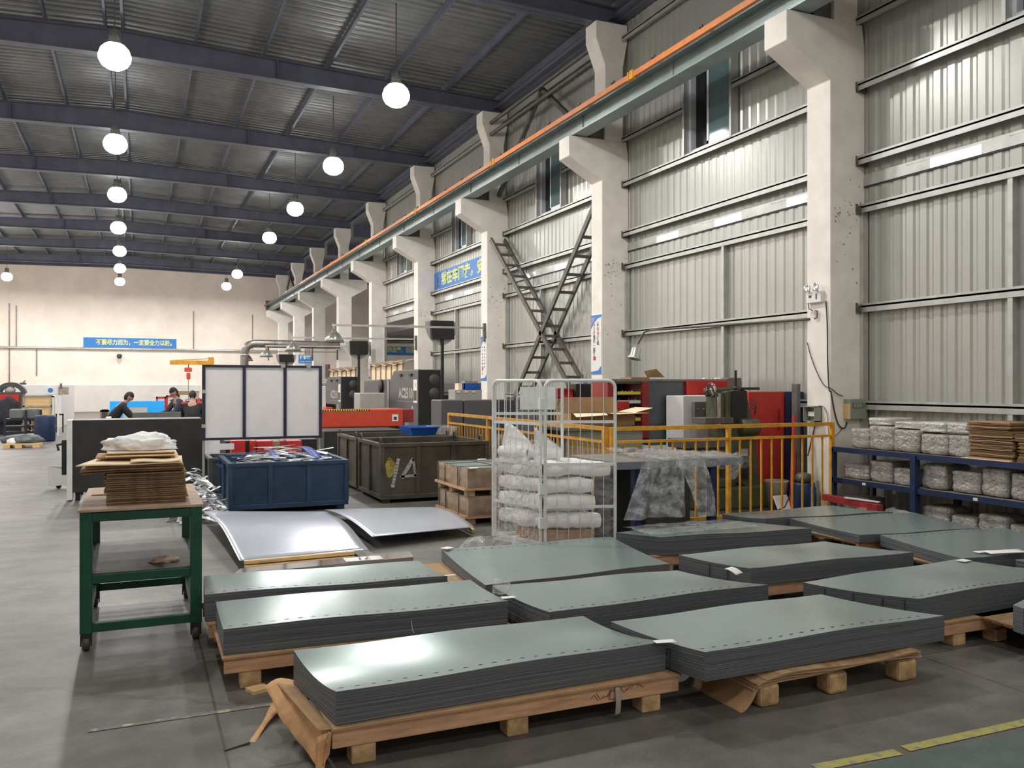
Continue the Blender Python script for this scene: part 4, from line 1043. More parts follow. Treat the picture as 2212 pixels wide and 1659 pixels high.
# ================================================================== TABLE WITH CLEAR FILM
t = thing('work_table', 'long grey-topped work table on a blue leg, half covered by clear film', 'table')
tx0, tx1, ty0, ty1, tz = 4.30, 5.85, 7.33, 8.3, .885
B().box(tx0, ty0 + .02, tz - .03, tx1, ty1, tz).build('table_top', ['deskgray'], t, .004)
B().box(tx0, ty0, tz - .075, tx1, ty0 + .02, tz - .002).build('edge_strip', ['deskedge'], t)
for x, y in ((5.50, 7.42), (5.50, 8.15), (4.62, 7.5), (4.4, 8.15)): B().box(x, y, 0, x + .08, y + .08, tz - .031).build('leg', ['navy'], t, .004)
B().box(5.52, 7.5, .12, 5.56, 8.15, .16).build('foot_rail', ['navy'], t)
tag(B().box(4.85, 7.62, .0, 5.40, 8.12, .8).build('dark_drum_box', ['charcoal'], None, .04), 'dark grey box under the film covered table', 'box')
tag(B().box(4.48, 7.75, .0, 4.8, 8.1, .78).build('black_box', ['black'], None, .02), 'black box under the left part of the work table', 'box')
cf = thing('clear_film', 'crumpled clear plastic film draped over the table end and down to the floor', 'film')
from mathutils import noise as NZ
TX = lambda x: 4.3 + (x - 4.2) * 1.09
def topf(u, v):
    x = TX(4.58 + 1.08 * u); y = 7.30 + .92 * v * (1 - .35 * u) + .10 * (u < .1)
    return Vector((x + .03 * NZ.noise(Vector((u * 5, v * 5, 1))), y, tz + .012 + .045 * abs(NZ.noise(Vector((u * 7, v * 7, 2)))) + .05 * (v ** 2) * (1 - u) + .02 * NZ.noise(Vector((u * 20, v * 20, 4)))))
B().grid(topf, 44, 34, 0, True).build('top_cover', ['clearfilm'], cf)
def hang(u, v):
    x = TX(4.86 + .82 * u); L_ = .10 + .10 * abs(NZ.noise(Vector((u * 6, 0, 3)))) + (.1 if .72 < u < .85 else 0)
    return Vector((x, 7.295 + .02 * NZ.noise(Vector((u * 12, v * 4, 3))), tz + .02 - v * L_))
B().grid(hang, 40, 8, 0, True).build('hanging_edge', ['clearfilm'], cf)
def drape(u, v):
    xt = TX(4.46 + .46 * u); xb = 4.06 + .66 * u; x = xt + (xb - xt) * v ** 1.2
    k = .05 * NZ.noise(Vector((u * 6, v * 2.4, 5))) + .02 * NZ.noise(Vector((u * 18, v * 7, 8)))
    return Vector((x + k * .6, 7.28 - .5 * v ** 1.3 - .05 * math.sin(u * 9) * v + k, tz + .01 - v * (tz - .40)))
B().grid(drape, 50, 50, 0, True).build('drape', ['clearfilm'], cf)
def drape2(u, v):
    xt = TX(4.80 + .12 * u); x = xt + .1 * v - .12 * v * v; k = .03 * NZ.noise(Vector((u * 4, v * 5, 15)))
    return Vector((x + k + .22 * u * (1 - v * .7), 7.26 - .42 * v + k, tz - v * (tz - .38)))
B().grid(drape2, 20, 40, 0, True).build('drape', ['clearfilm'], cf)
def puddle(u, v):
    return Vector((4.05 + 1.15 * u, 6.30 + .48 * v, .352 + .05 * abs(NZ.noise(Vector((u * 7, v * 5, 25)))) * (1 - abs(2 * v - 1) * .7)))
B().grid(puddle, 40, 20, 0, True).build('spread_end', ['clearfilm'], cf)
# ================================================================== YELLOW RAILING
def railing(label, p, q, posts, dens=.16):
    t = thing('railing', label, 'railing', 'yellow railings round the machines')
    p, q = Vector(p), Vector(q); d = (q - p); L = d.length; d = d / L
    def P3(s, z): w = p + d * s; return (w.x, w.y, z)
    for z, h in ((1.15, .045), (1.0, .03), (.07, .03)): B().bar(P3(0, z), P3(L, z), .04, h).build('rail', ['yellow'], t)
    for s in posts: B().bar(P3(s, 0), P3(s, 1.17), .06 if s in (0, L) else .04, .06, 0, (0, 1, 0)).build('post', ['yellow'], t)
    n = int(L / dens)
    for i in range(1, n): B().bar(P3(L * i / n, .085), P3(L * i / n, .985), .018, .018, 0, (0, 1, 0)).build('baluster', ['yellow'], t)
railing('yellow steel railing running from the table to the first column', (4.90, 8.42), (8.12, 8.42), [0, 1.6, 3.22])
railing('yellow steel railing running away from the camera behind the roll cage', (4.85, 8.50), (4.87, 13.9), [0, 1.8, 3.6, 5.4], .13)

# ================================================================== CABINETS AND BENCHES BEHIND THE RAILING
def pybox(b, u0, u1, v0, v1, Y, dep, m=0):
    a, c = PY(u0, v0, Y), PY(u1, v1, Y); b.box(a.x, Y, c.z, c.x, Y + dep, a.z, m); return b
YC = 10.6
t = thing('tool_cabinet', 'long open tool cabinet with red posts and yellow shelf edges behind the railing', 'cabinet')
a, c = PY(1330, 821, YC), PY(1480, 950, YC)
B().box(a.x - .1, YC - .02, 1.70, PY(1572, 821, YC).x, YC + .55, 1.73).build('top', ['deskgray'], t)
pybox(B(), 1313, 1331, 824, 960, YC, .5).build('post', ['red_dark'], t); pybox(B(), 1388, 1402, 824, 946, YC - .03, .5).build('post', ['red_dark'], t)
pybox(B(), 1331, 1388, 824, 960, YC + .45, .05).build('back', ['black'], t)
pybox(B(), 1331, 1388, 824, 829, YC, .4).build('header', ['machine_green'], t)
for i, v in enumerate((849, 868, 886, 906)):
    pybox(B(), 1332, 1387, v + 2, v + 5, YC + .02, .4).build('shelf', ['charcoal'], t)
    pybox(B(), 1334, 1384, v - 3, v + 3, YC, .012).build('shelf_edge', ['arrow_yellow' if i != 1 else 'cagewhite'], t)
pybox(B(), 1402, 1474, 824, 915, YC, .5).build('door', ['toolgray'], t, .006)
pybox(B(), 1402, 1474, 917, 960, YC, .5).build('drawer', ['toolgray'], t, .006)
pybox(B(), 1474, 1478, 824, 960, YC, .5).build('side', ['charcoal'], t)
pybox(B(), 1478, 1602, 825, 833, YC + .3, .2).build('back_strip', ['charcoal'], t)
random.seed(3)
for i, v in enumerate((849, 868, 886, 906)):
    for k in range(7):
        p = PY(1337 + k * 7, v - 1, YC + .1); h = random.uniform(.03, .07)
        tag(B().lathe((p.x, p.y, PY(1337, v + 2, YC + .02).z + .001), [(0, 0), (.018, 0), (.018, h * .6), (.008, h), (0, h)], 10).build('tool_part', ['steel_zinc' if k % 3 else 'dark_steel']),
            'small tool on the %s shelf of the open tool cabinet, %s from its left' % (['top', 'second', 'third', 'lowest'][i], ['first', 'second', 'third', 'fourth', 'fifth', 'sixth', 'seventh'][k]), 'tool', 'tools on the %s shelf of the open cabinet' % ['top', 'second', 'third', 'lowest'][i])
def pb(name, label, cat, u0, u1, v0, v1, Y, dep, m, bevel=.008, group=None):
    return tag(pybox(B(), u0, u1, v0, v1, Y, dep).build(name, [m], None, bevel), label, cat, group)
pybox(B(), 1485, 1572, 822, 853, YC - .05, .3).build('red_box', ['red'], t, .008)
pybox(B(), 1573, 1602, 816, 1070, YC + .1, .4).build('end_panel', ['deskgray'], t, .008)
t = thing('control_machine', 'white-fronted machine with a small grey control box under the red box', 'machine')
p = PY(1476, 855, YC - .5); q = PY(1550, 1080, YC - .5)
B().box(p.x, YC - .5, .3, q.x, YC - .07, p.z).build('front', ['white'], t, .01); B().box(p.x + .03, YC - .45, 0, q.x - .03, YC - .09, .3).build('base', ['machine_green'], t)
pybox(B(), 1500, 1540, 868, 902, YC - .57, .06).build('control_box', ['boxgray'], t, .006)
for u in (1508, 1520, 1532): w = PY(u, 884, YC - .58); B().lathe((w.x, w.y, w.z), [(0, 0), (.012, 0), (.012, .02), (0, .02)], 10, 0, 'y').build('button', ['chrome'], t)
pb('red_board', 'red board leaning in front of the tool cabinet beside the open carton', 'panel', 1333, 1360, 867, 1075, YC - .14, .02, 'red')
# carton scraps on the top
def flapsheet(label, pts, m='cardboard', name='carton_flap'):
    return tag(B().prism(pts, (.0, .006, .004)).build(name, [m]), label, 'cardboard')
w = [PY(1391, 802, 10.8), PY(1418, 797, 10.8), PY(1436, 815, 10.9), PY(1398, 815, 10.8)]
for k in w: k.z = max(k.z, 1.735)
flapsheet('torn brown carton piece standing on the tool cabinet top', w)
a = PY(1356, 818, 10.8); c = PY(1395, 818, 10.8); tag(B().box(a.x, 10.7, 1.731, c.x, 11.0, 1.76).build('flat_carton', ['cardboard']), 'flat brown carton on the left of the tool cabinet top', 'cardboard')
for u in (1530, 1556, 1562): p = PY(u, 816, 10.7); lump('rag', 'small white crumpled wipe on the cabinet row top, %s' % {1530: 'left', 1556: 'middle', 1562: 'right'}[u], (p.x, 10.8, 1.732), .03, 'film_white', 'wipe', u % 7, .4, (1.2, 1, .6), 2)
# bench in front of the second column
t = thing('bench', 'grey work bench behind the side railing carrying the open carton', 'bench')
B().box(4.95, 9.7, 1.06, 6.15, 10.42, 1.10).build('top', ['deskgray'], t); B().box(5.0, 9.75, .5, 6.13, 9.78, 1.06).build('front_panel', ['boxgreen'], t)
for x in (5.0, 6.05):
    for y in (9.8, 10.33): B().box(x, y, 0, x + .07, y + .07, 1.06).build('leg', ['black'], t)
t = thing('open_carton', 'open cardboard carton with flaps spread on the bench behind the cage', 'box')
x0, x1, y0, y1, z0, z1 = 5.10, 6.05, 9.80, 10.25, 1.101, 1.28
B().box(x0, y0, z0, x1, y0 + .008, z1).box(x0, y1 - .008, z0, x1, y1, z1).box(x0, y0, z0, x0 + .008, y1, z1).box(x1 - .008, y0, z0, x1, y1, z1).box(x0, y0, z0, x1, y1, z0 + .006).build('body', ['cardboard'], t)
B().poly([(x0 + .02, y0, z1), (x0 + .5, y0, z1), (x0 + .42, y0 - .2, z1 - .02), (x0 - .04, y0 - .2, z1 - .04)]).build('front_flap', ['card_light'], t)
B().poly([(x0 + .5, y0, z1), (x1, y0, z1), (x1 + .1, y0 - .2, z1 - .0), (x0 + .55, y0 - .2, z1 - .01)]).build('front_flap', ['card_light'], t)
B().poly([(x0, y1, z1), (x1, y1, z1), (x1 - .05, y1 + .05, z1 + .2), (x0 + .1, y1 + .05, z1 + .2)]).build('back_flap', ['cardboard'], t)
B().poly([(x1, y0, z1), (x1, y1, z1), (x1 + .28, y1, z1 + .06), (x1 + .28, y0, z1 + .06)]).build('side_flap', ['card_light'], t)
tag(B().box(5.12, 10.33, 1.101, 6.0, 10.36, 1.46).build('carton_board', ['cardboard'], None), 'tall brown carton board standing behind the open carton', 'cardboard')
pb('green_box', 'dark green-grey cabinet box behind the cage beside the open carton', 'box', 1184, 1213, 861, 1090, 10.6, .4, 'toolgray')
t = thing('red_crate', 'red open plastic crate seen behind the roll cage top', 'crate')
a, c = PY(1185, 839, 12.3), PY(1240, 861, 12.3)
B().box(a.x, 12.3, c.z, c.x, 12.32, a.z).box(a.x, 12.7, c.z, c.x, 12.72, a.z).box(a.x, 12.3, c.z, a.x + .02, 12.72, a.z).box(c.x - .02, 12.3, c.z, c.x, 12.72, a.z).box(a.x, 12.3, c.z, c.x, 12.72, c.z + .02).build('body', ['red'], t)
B().box(a.x - .01, 12.28, a.z - .03, c.x + .01, 12.3, a.z).build('rim', ['red_dark'], t)
tag(B().box(a.x - .3, 12.2, 0, c.x + 1.0, 12.9, c.z - .001).build('dark_cabinet', ['charcoal'], None, .01), 'dark low cabinet under the red crate', 'cabinet')
tag(B().box(c.x + .06, 12.35, c.z, c.x + .42, 12.7, c.z + .24).build('dark_box', ['black'], None, .01), 'black toolbox right of the red crate', 'box')
t = thing('hanging_jacket', 'lilac and grey work jacket hanging at the second column', 'jacket')
p = PY(1271, 838, 14.3); q = PY(1287, 838, 14.3)
for (xx, w_, za, zb_, m_, nm) in ((p.x - .04, .30, 1.77, 1.38, 'lilac', 'jacket_body'), (p.x + .2, .13, 1.66, 1.18, 'foam', 'striped_sleeve')):
    B().grid(lambda u, v: (xx + (u - .5) * w_ * (.55 + .45 * v), 14.40 - .05 * math.sin(math.pi * u) + .015 * math.sin(u * 14), za + (zb_ - za) * v), 14, 10, 0, True, .01).build(nm, [m_], t)
tag(B().tube([(p.x - .04, 14.46, 0), (p.x - .04, 14.46, 1.84)], .02, 8).build('steel_post', ['dark_steel']), 'thin dark post holding the lilac jacket beside the second column', 'post'); B().tube([(p.x - .04, 14.40, 1.76), (p.x - .04, 14.44, 1.80)], .008, 6).build('hook', ['dark_steel'], t)
# dark machine covers left of the cage
for i, (u0, u1) in enumerate(((953, 1001), (1003, 1062), (1064, 1116))):
    pb('machine_cover', 'dark grey machine cover behind the side railing, %s of three' % ['left', 'middle', 'right'][i], 'cover', u0, u1, 864, 1029, 14.8, .6, 'machine_gray' if i < 2 else 'charcoal', .02, 'dark grey machine covers')
t = thing('storage_cabinet', 'beige low cabinet behind the dark machine covers', 'cabinet')
p, q = PY(983, 842, 16), PY(1041, 842, 16)
B().box(p.x, 16, 0, q.x, 16.4, p.z).build('body', ['machine_light'], t, .006)
for k in range(3): B().box(p.x + .04 + k * .16, 15.985, p.z - .06, p.x + .1 + k * .16, 15.999, p.z - .03).build('label_holder', ['white'], t)
a, c = PY(1003, 824, 16), PY(1040, 838, 16)
t = thing('blue_crate', 'bright blue plastic crate on the beige cabinet', 'crate')
B().box(a.x, 16.02, p.z, c.x, 16.04, p.z + .13).box(a.x, 16.34, p.z, c.x, 16.36, p.z + .13).box(a.x, 16.02, p.z, a.x + .02, 16.36, p.z + .13).box(c.x - .02, 16.02, p.z, c.x, 16.36, p.z + .13).box(a.x, 16.02, p.z, c.x, 16.36, p.z + .01).build('body', ['blue_tub'], t)
for k in range(5): x = a.x + .02 + k * (c.x - a.x - .05) / 4; B().box(x, 16.0, p.z + .01, x + .014, 16.02, p.z + .12).build('rib', ['blue_tub'], t)
tag(B().box(a.x + .05, 16.1, p.z + .011, a.x + .2, 16.3, p.z + .18).build('carton', ['boxgreen']), 'small olive carton inside the blue crate', 'box')
tag(B().box(a.x + .24, 16.1, p.z + .011, c.x - .04, 16.3, p.z + .17).build('carton', ['cardboard']), 'small brown carton inside the blue crate', 'box')
tag(B().box(a.x - .09, 16.1, p.z, a.x - .01, 16.3, p.z + .13).build('carton', ['card_light']), 'pale carton left of the blue crate', 'box')

# ================================================================== MILLING MACHINE
t = thing('milling_machine', 'old olive green milling machine with handwheel and round motor behind the railing', 'machine')
YM = 9.35
def mb(u0, u1, v0, v1, y0, dep, name, m, bv=.015): return pybox(B(), u0, u1, v0, v1, YM + y0, dep).build(name, [m], t, bv)
c0 = PY(1585, 830, YM)
prof = [(PY(1567, 845, YM)), (PY(1612, 842, YM)), (PY(1625, 905, YM)), (PY(1632, 935, YM)), (PY(1640, 1030, YM)), (PY(1652, 1095, YM)), (PY(1572, 1095, YM)), (PY(1570, 1000, YM))]
B().prism(prof, (0, .42, 0)).build('column', ['machine_green'], t, .02)
q = PY(1500, 1060, YM).x; r_ = PY(1655, 1060, YM).x
B().box(q, YM - .15, 0, r_, YM + .5, .30).build('base', ['machine_green'], t, .03)
B().box(q, YM - .15, .30, q + .5, YM + .4, .42).build('sump', ['machine_green'], t, .02)
pybox(B(), 1581, 1614, 845, 912, YM - .02, .02).build('nameplate_panel', ['black'], t)
pybox(B(), 1546, 1565, 848, 905, YM + .02, .22).build('slide', ['machine_green'], t, .01)
pybox(B(), 1552, 1557, 850, 925, YM - .02, .05).build('slideway', ['chrome'], t)
pybox(B(), 1537, 1580, 838, 850, YM + .1, .2).build('ram', ['machine_green'], t, .02)
pybox(B(), 1524, 1585, 903, 915, YM - .1, .3).build('table_arm', ['dark_steel'], t, .006)
pybox(B(), 1480, 1575, 950, 966, YM - .12, .4).build('work_table', ['dark_steel'], t, .006)
pybox(B(), 1488, 1570, 966, 985, YM - .05, .3).build('knee', ['machine_green'], t, .02)
pybox(B(), 1497, 1525, 985, 1062, YM, .25).build('knee_column', ['machine_green'], t, .03)
p = PY(1612, 922, YM)
B().lathe((p.x - .14, YM - .05, p.z), [(0, 0), (.10, .0), (.115, .02), (.115, .26), (.10, .28), (.03, .28), (.03, .33), (0, .33)], 24, 0, 'x').build('motor', ['machine_green'], t)
p = PY(1546, 842, YM)
hwp = B(); hwp.lathe((p.x - .02, YM + .1, p.z + .0), [(.085, 0), (.095, .01), (.095, .03), (.085, .04), (.078, .02), (.085, 0)], 24, 0, 'x')
hwp.lathe((p.x - .02, YM + .1, p.z), [(0, .005), (.02, .005), (.02, .035), (0, .035)], 12, 0, 'x')
for k in range(3): a_ = k * 2.094; hwp.bar((p.x, YM + .1, p.z), (p.x, YM + .1 + .08 * math.cos(a_), p.z + .08 * math.sin(a_)), .012)
hwp.build('handwheel', ['chrome'], t)
B().tube([PY(1525, 854, YM + .1), PY(1550, 854, YM + .1)], .018, 8).build('handle', ['black'], t)
B().tube([PY(1589, 800, YM + .1), PY(1589, 834, YM + .1)], .018, 10).lathe(PY(1591, 842, YM + .1), [(0, 0), (.05, 0), (.05, .03), (.03, .05), (0, .05)], 16).build('drawbar', ['black'], t)
pybox(B(), 1600, 1641, 837, 842, YM - .02, .2).build('top_plate', ['black'], t)
for k in range(7): pybox(B(), 1600, 1617, 1000 + k * 5, 1003 + k * 5, YM - .03, .02).build('vent_slat', ['black'], t)
pybox(B(), 1600, 1616, 970, 984, YM - .02, .02).build('plate', ['machine_light'], t)
p = PY(1588, 912, YM - .1); B().tube([PY(1540, 915, YM - .1), PY(1546, 925, YM - .12), PY(1556, 918, YM - .1), PY(1566, 935, YM - .1), PY(1560, 960, YM - .1)], .008, 6).build('hose', ['cable'], t)
for k in range(3): B().tube([PY(1622, 862 + k * 8, YM), PY(1634, 872 + k * 8, YM - .05), PY(1630, 885 + k * 6, YM)], .008, 6).build('cable_loop', ['machine_green'], t)
B().bar(PY(1592, 1040, YM - .1), PY(1640, 1085, YM - .1), .05, .05).build('pedal_bar', ['black'], t)
# red cabinet
t = thing('red_cabinet', 'tall red steel cabinet with a black side by the first column', 'cabinet')
pybox(B(), 1618, 1696, 846, 1060, 9.75, .5).build('door', ['red'], t, .01); pybox(B(), 1697, 1736, 846, 1100, 9.72, .55).build('side', ['navy'], t, .004)
B().box(PY(1618, 845, 9.75).x, 9.76, 0, PY(1696, 845, 9.75).x, 10.25, PY(1650, 1060, 9.75).z).build('plinth', ['red_dark'], t)
p = PY(1684, 1000, 9.75); B().box(p.x - .02, 9.73, 1.0, p.x, 9.75, 1.3).build('handle', ['red_dark'], t)
tag(B().box(8.16, 9.1, 0, 8.22, 9.2, 1.66).build('steel_post', ['dark_steel']), 'rusty brown steel post beside the first column', 'post')
p = PY(1740, 900, 9.2)
tag(B().tube([(8.02, 9.0, 1.25), (7.96, 8.95, .7), (7.9, 8.9, .02)], [.022, .03, .035], 10).build('red_tube', ['red']), 'red tube leaning beside the rusty post', 'tube')
t = thing('bucket', 'dirty beige bucket standing behind the railing', 'bucket')
p = PY(1677, 1040, 9.15)
B().lathe((p.x, 9.15, 0), [(0, 0), (.12, 0), (.155, .34), (.17, .36), (.155, .37), (.145, .34), (.11, .02), (0, .02)], 24).build('body', ['bucket'], t)
t = thing('blue_barrel', 'blue plastic barrel with a brighter blue stripe behind the railing', 'barrel')
p = PY(1735, 1040, 8.85)
B().lathe((p.x, 8.85, 0), [(0, 0), (.15, 0), (.165, .05), (.165, .28), (.15, .33), (.15, .36), (0, .36)], 24).build('body', ['navy'], t)
B().box(p.x - .04, 8.66, .02, p.x + .02, 8.69, .33).build('stripe', ['blue_barrel'], t)
B().lathe((p.x, 8.85, .36), [(0, 0), (.09, 0), (.12, .05), (.10, .11), (.05, .13), (0, .13)], 16).build('motor_top', ['dark_steel'], t)
p = G(1690, 1092, .06); tag(B().obox((p.x, p.y, .1), (.24, .02, .2), .1, -.5).build('white_plate', ['paper']), 'white plate leaning on the floor behind the railing', 'plate')
tag(B().tube([(7.72, 8.72, .25), (7.6, 8.7, .08), (7.35, 8.68, .012), (7.0, 8.72, .012), (6.8, 8.9, .1)], .009, 6).build('cable', ['cable']), 'black cable sagging on the floor behind the railing', 'cable')
# red channel on the floor before the shelf
t = thing('red_channel', 'red steel channel with a white strip lying before the blue shelf', 'channel')
B().bar((7.62, 8.02, .29), (7.60, 7.16, .27), .09, .07).build('channel', ['red_dark'], t); B().bar((7.55, 7.62, .335), (7.66, 7.22, .325), .05, .012).build('white_strip', ['white'], t)
for y in (7.3, 7.9): B().box(7.54, y, 0, 7.66, y + .1, .25).build('support_block', ['woodend'], t)
lump('film_heap', 'clear film heap on the floor before the blue shelf', (7.80, 7.05, 0), .22, 'packfilm', 'film', 17, .4, (.7, 1.4, .8), 4)

# ================================================================== BLUE SHELF WITH PACKAGES
t = thing('storage_shelf', 'dark blue low steel shelf along the right wall', 'shelf')
sx0, sx1, sy0, sy1 = 8.0, 8.72, 3.2, 8.30
for z, nm in ((.87, 'top_board'), (.485, 'middle_board')):
    B().box(sx0 + .015, sy0, z - .02, sx1, sy1, z).build(nm, ['deskgray'], t)
    B().box(sx0, sy0, z - .06, sx0 + .015, sy1, z + .002).build('edge_beam', ['navy'], t)
for y in (sy1 - .03, 7.02, 5.6, 4.2):
    w = .07 if y < 8 else .03
    B().box(sx0 - .02 if y < 8 else sx0, y, 0, sx0 + .06, y + w, .85).build('post', ['navy'], t); B().box(sx1 - .05, y, 0, sx1, y + w, .85).build('post', ['navy'], t)
for y in (7.75, 6.25): B().box(sx0 - .004, y, .44, sx0, y + .05, .47).build('label_clip', ['white'], t)
mp = mat('packwrap', (.40, .38, .35), .2, .1, var=.18, scale=12, bump=1.0, bscale=34, spec=.9); M['packwrap'] = mp
mp2 = mat('packwrap_pale', (.62, .61, .58), .18, .1, var=.12, scale=12, bump=1.0, bscale=30, spec=.9); M['packwrap_pale'] = mp2
def package(label, y0, y1, z0, h, seed, m='packwrap', x0=8.09, x1=8.5, grp=None, cat='package', layers=3):
    y0 -= .012; y1 += .012
    b = B(); from mathutils import noise
    bm = bmesh.new(); bmesh.ops.create_cube(bm, size=1); bmesh.ops.subdivide_edges(bm, edges=bm.edges[:], cuts=9, use_grid_fill=True)
    vs = []
    for v in bm.verts:
        p = v.co * 2; q = p.copy(); n_ = q.normalized()
        k = (abs(p.x) ** 16 + abs(p.y) ** 16 + abs(p.z) ** 16) ** (1 / 16); q = p / k * (.97)
        q += n_ * .05 * noise.noise(p * 2.3 + Vector((seed, seed, 0))) + n_ * .018 * math.sin(p.z * 3.14 * layers) + n_ * .03 * noise.noise(p * 7 + Vector((seed, 0, 0)))
        vs.append(Vector(((x0 + x1) / 2 + q.x * (x1 - x0) / 2, (y0 + y1) / 2 + q.y * (y1 - y0) / 2, z0 + (max(-1, q.z) + 1) * h / 2)))
    b._add(vs, [tuple(v.index for v in f.verts) for f in bm.faces], 0, True); bm.free()
    return tag(b.build('film_package', [m]), label, cat, grp)
def yu(u, X=8.05): a_, b_ = ray(u); return X * b_ / a_
tops = [(1832, 1870, 925), (1871, 1922, 920), (1924, 1976, 928), (1983, 2039, 938), (2043, 2089, 940)]
for i, (u0, u1, v) in enumerate(tops):
    z = PX((u0 + u1) / 2, v, 8.05).z
    package('film-wrapped package on the blue shelf top, %s from the column' % ['first', 'second', 'third', 'fourth', 'fifth'][i], yu(u1), yu(u0), .871, z - .871, i + 1, 'packwrap', grp='packages on the shelf top')
for i, (u0, u1, v0, v1) in enumerate(((1875, 1922, 906, 922), (1930, 1990, 915, 930), (1985, 2040, 915, 938), (2045, 2095, 918, 940))):
    za, zb_ = PX((u0 + u1) / 2, v1, 8.15).z, PX((u0 + u1) / 2, v0, 8.15).z
    package('flat pale film pack on top of the wrapped packages, %s from the column' % ['first', 'second', 'third', 'fourth'][i], yu(u1, 8.15), yu(u0, 8.15), za + .02, zb_ - za, i + 20, 'packwrap_pale', 8.15, 8.55, 'flat packs on the packages', layers=1)
for lev, zs, defs in (('middle', .486, [(1815, 1868, .18), (1874, 1918, .26), (1924, 1965, .20), (1985, 2035, .28), (2050, 2108, .24), (2115, 2168, .31), (2178, 2225, .28)]),
                      ('bottom', .0, [(1812, 1855, .26), (1985, 2040, .30), (2048, 2100, .24), (2107, 2168, .30), (2175, 2230, .24)])):
    for i, (u0, u1, h) in enumerate(defs):
        package('film-wrapped package on the %s of the blue shelf, %s from its left end' % ('middle board' if lev == 'middle' else 'floor', ['first', 'second', 'third', 'fourth', 'fifth', 'sixth', 'seventh'][i]), yu(u1), yu(u0), zs + .001, h, i + (40 if lev == 'middle' else 60), 'packwrap', grp='packages on the %s level of the shelf' % lev)
random.seed(21)
def shelfpile(y0, y1, z0, n, lab_, grp, x0=8.06, x1=8.5):
    z = z0
    for i in range(n):
        a = random.uniform(-.012, .012); b_ = random.uniform(-.02, .02) + (.04 if i > n * .7 else 0); th = random.choice((.010, .013))
        if i % 7 == 6: z += .006
        cx, cy = (x0 + x1) / 2 + a, (y0 + y1) / 2 + b_; s_ = random.uniform(0, 6); am = random.uniform(.001, .003)
        o = B().grid(lambda u, v: Vector((cx + (u - .5) * (x1 - x0), cy + (v - .5) * (y1 - y0), z + th + am * math.sin(v * 7 + s_))), 2, 8, 0, True, th).build('cardboard_sheet', ['card_dark' if i % 3 else 'cardboard'])
        tag(o, lab_ % ['lowest', '2nd', '3rd', '4th', '5th', '6th', '7th', '8th', '9th', '10th', '11th', '12th', '13th', '14th', '15th', '16th', '17th', '18th', '19th', '20th', '21st', '22nd', '23rd', '24th', '25th', '26th', '27th', '28th'][i], 'cardboard sheet', grp)
        z += th + .0035
tag(B().box(8.02, yu(2185), .871, 8.45, yu(2080), .878).build('cardboard_sheet', ['card_light']), 'pale board under the brown cardboard pile on the shelf', 'cardboard sheet')
shelfpile(yu(2188), yu(2094), .879, 25, 'brown flat carton in the pile on the shelf, %s from the bottom', 'brown cartons piled on the shelf')
shelfpile(yu(2188) - .55, yu(2188) - .05, .872, 18, 'brown flat carton in the shelf pile at the picture edge, %s from the bottom', 'brown cartons at the picture edge')

# ================================================================== FIXTURES ON THE FIRST COLUMN
t = thing('emergency_light', 'white twin-head emergency light on the first column', 'emergency light')
p = PX(1764, 643, XC); yc = p.y
B().box(XC - .06, yc - .14, p.z - .07, XC - .001, yc + .13, p.z + .075).build('body', ['paper'], t, .006)
for dy in (-.075, .075):
    B().lathe((XC - .09, yc + dy, p.z + .13), [(0, .02), (.045, .02), (.055, .0), (.055, -.01), (.04, -.005), (0, .0)][::1], 18, 0, 'x').build('lamp_head', ['chrome'], t)
    B().tube([(XC - .05, yc + dy, p.z + .07), (XC - .06, yc + dy, p.z + .12)], .012, 6).build('neck', ['white'], t)
B().box(XC - .0615, yc + .03, p.z - .0, XC - .0605, yc + .08, p.z + .03).box(XC - .0615, yc - .07, p.z - .03, XC - .0605, yc - .045, p.z + .045).build('print', ['ink'], t)
B().box(XC - .05, yc - .02, p.z - .27, XC - .001, yc + .05, p.z - .17).build('socket', ['clearfilm'], t, .008)
for y_ in (.09,): B().tube([(XC - .03, yc + .12, p.z - .05), (XC - .03, yc + .11, p.z - .14), (XC - .03, yc + .04, p.z - .17)], .006, 6).tube([(XC - .03, yc - .0, p.z - .17), (XC - .03, yc - .045, p.z - .18), (XC - .03, yc - .04, p.z - .27), (XC - .03, yc + .01, p.z - .28)], .008, 6).build('cord', ['cable'], t)
def wallcable(label, pts, r=.008):
    # smooth curve through points
    P_ = [Vector(p) for p in pts]; out = []
    for i in range(len(P_) - 1):
        a0, a1, a2, a3 = P_[max(i - 1, 0)], P_[i], P_[i + 1], P_[min(i + 2, len(P_) - 1)]
        for k in range(6):
            s = k / 6; out.append(.5 * ((2 * a1) + (a2 - a0) * s + (2 * a0 - 5 * a1 + 4 * a2 - a3) * s * s + (-a0 + 3 * a1 - 3 * a2 + a3) * s ** 3))
    out.append(P_[-1])
    return tag(B().tube(out, r, 6).build('cable', ['cable']), label, 'cable')
X1 = XC - .02; Yf = ROWS[1] - .02
wallcable('black cable from the emergency light down to the grey fuse box', [PX(1784, 650, X1), PX(1787, 700, X1), PX(1788, 780, X1), PX(1791, 840, X1), (XC - .01, Yf, 1.55), PY(1803, 890, Yf), PY(1812, 918, Yf), PY(1824, 925, Yf), PY(1830, 912, Yf)], .009)
wallcable('thin black cable curving across the first column to the grey box', [PX(1744, 740, X1), PX(1751, 768, X1), PX(1765, 805, X1), PX(1780, 832, X1), (XC - .01, Yf, 1.60), PY(1808, 850, Yf), PY(1821, 856, Yf)], .006)
wallcable('black cable hanging from the open box down behind the railing', [PX(1762, 912, X1), PX(1758, 930, X1), PX(1752, 955, X1), PX(1745, 985, X1 - .02)], .008)
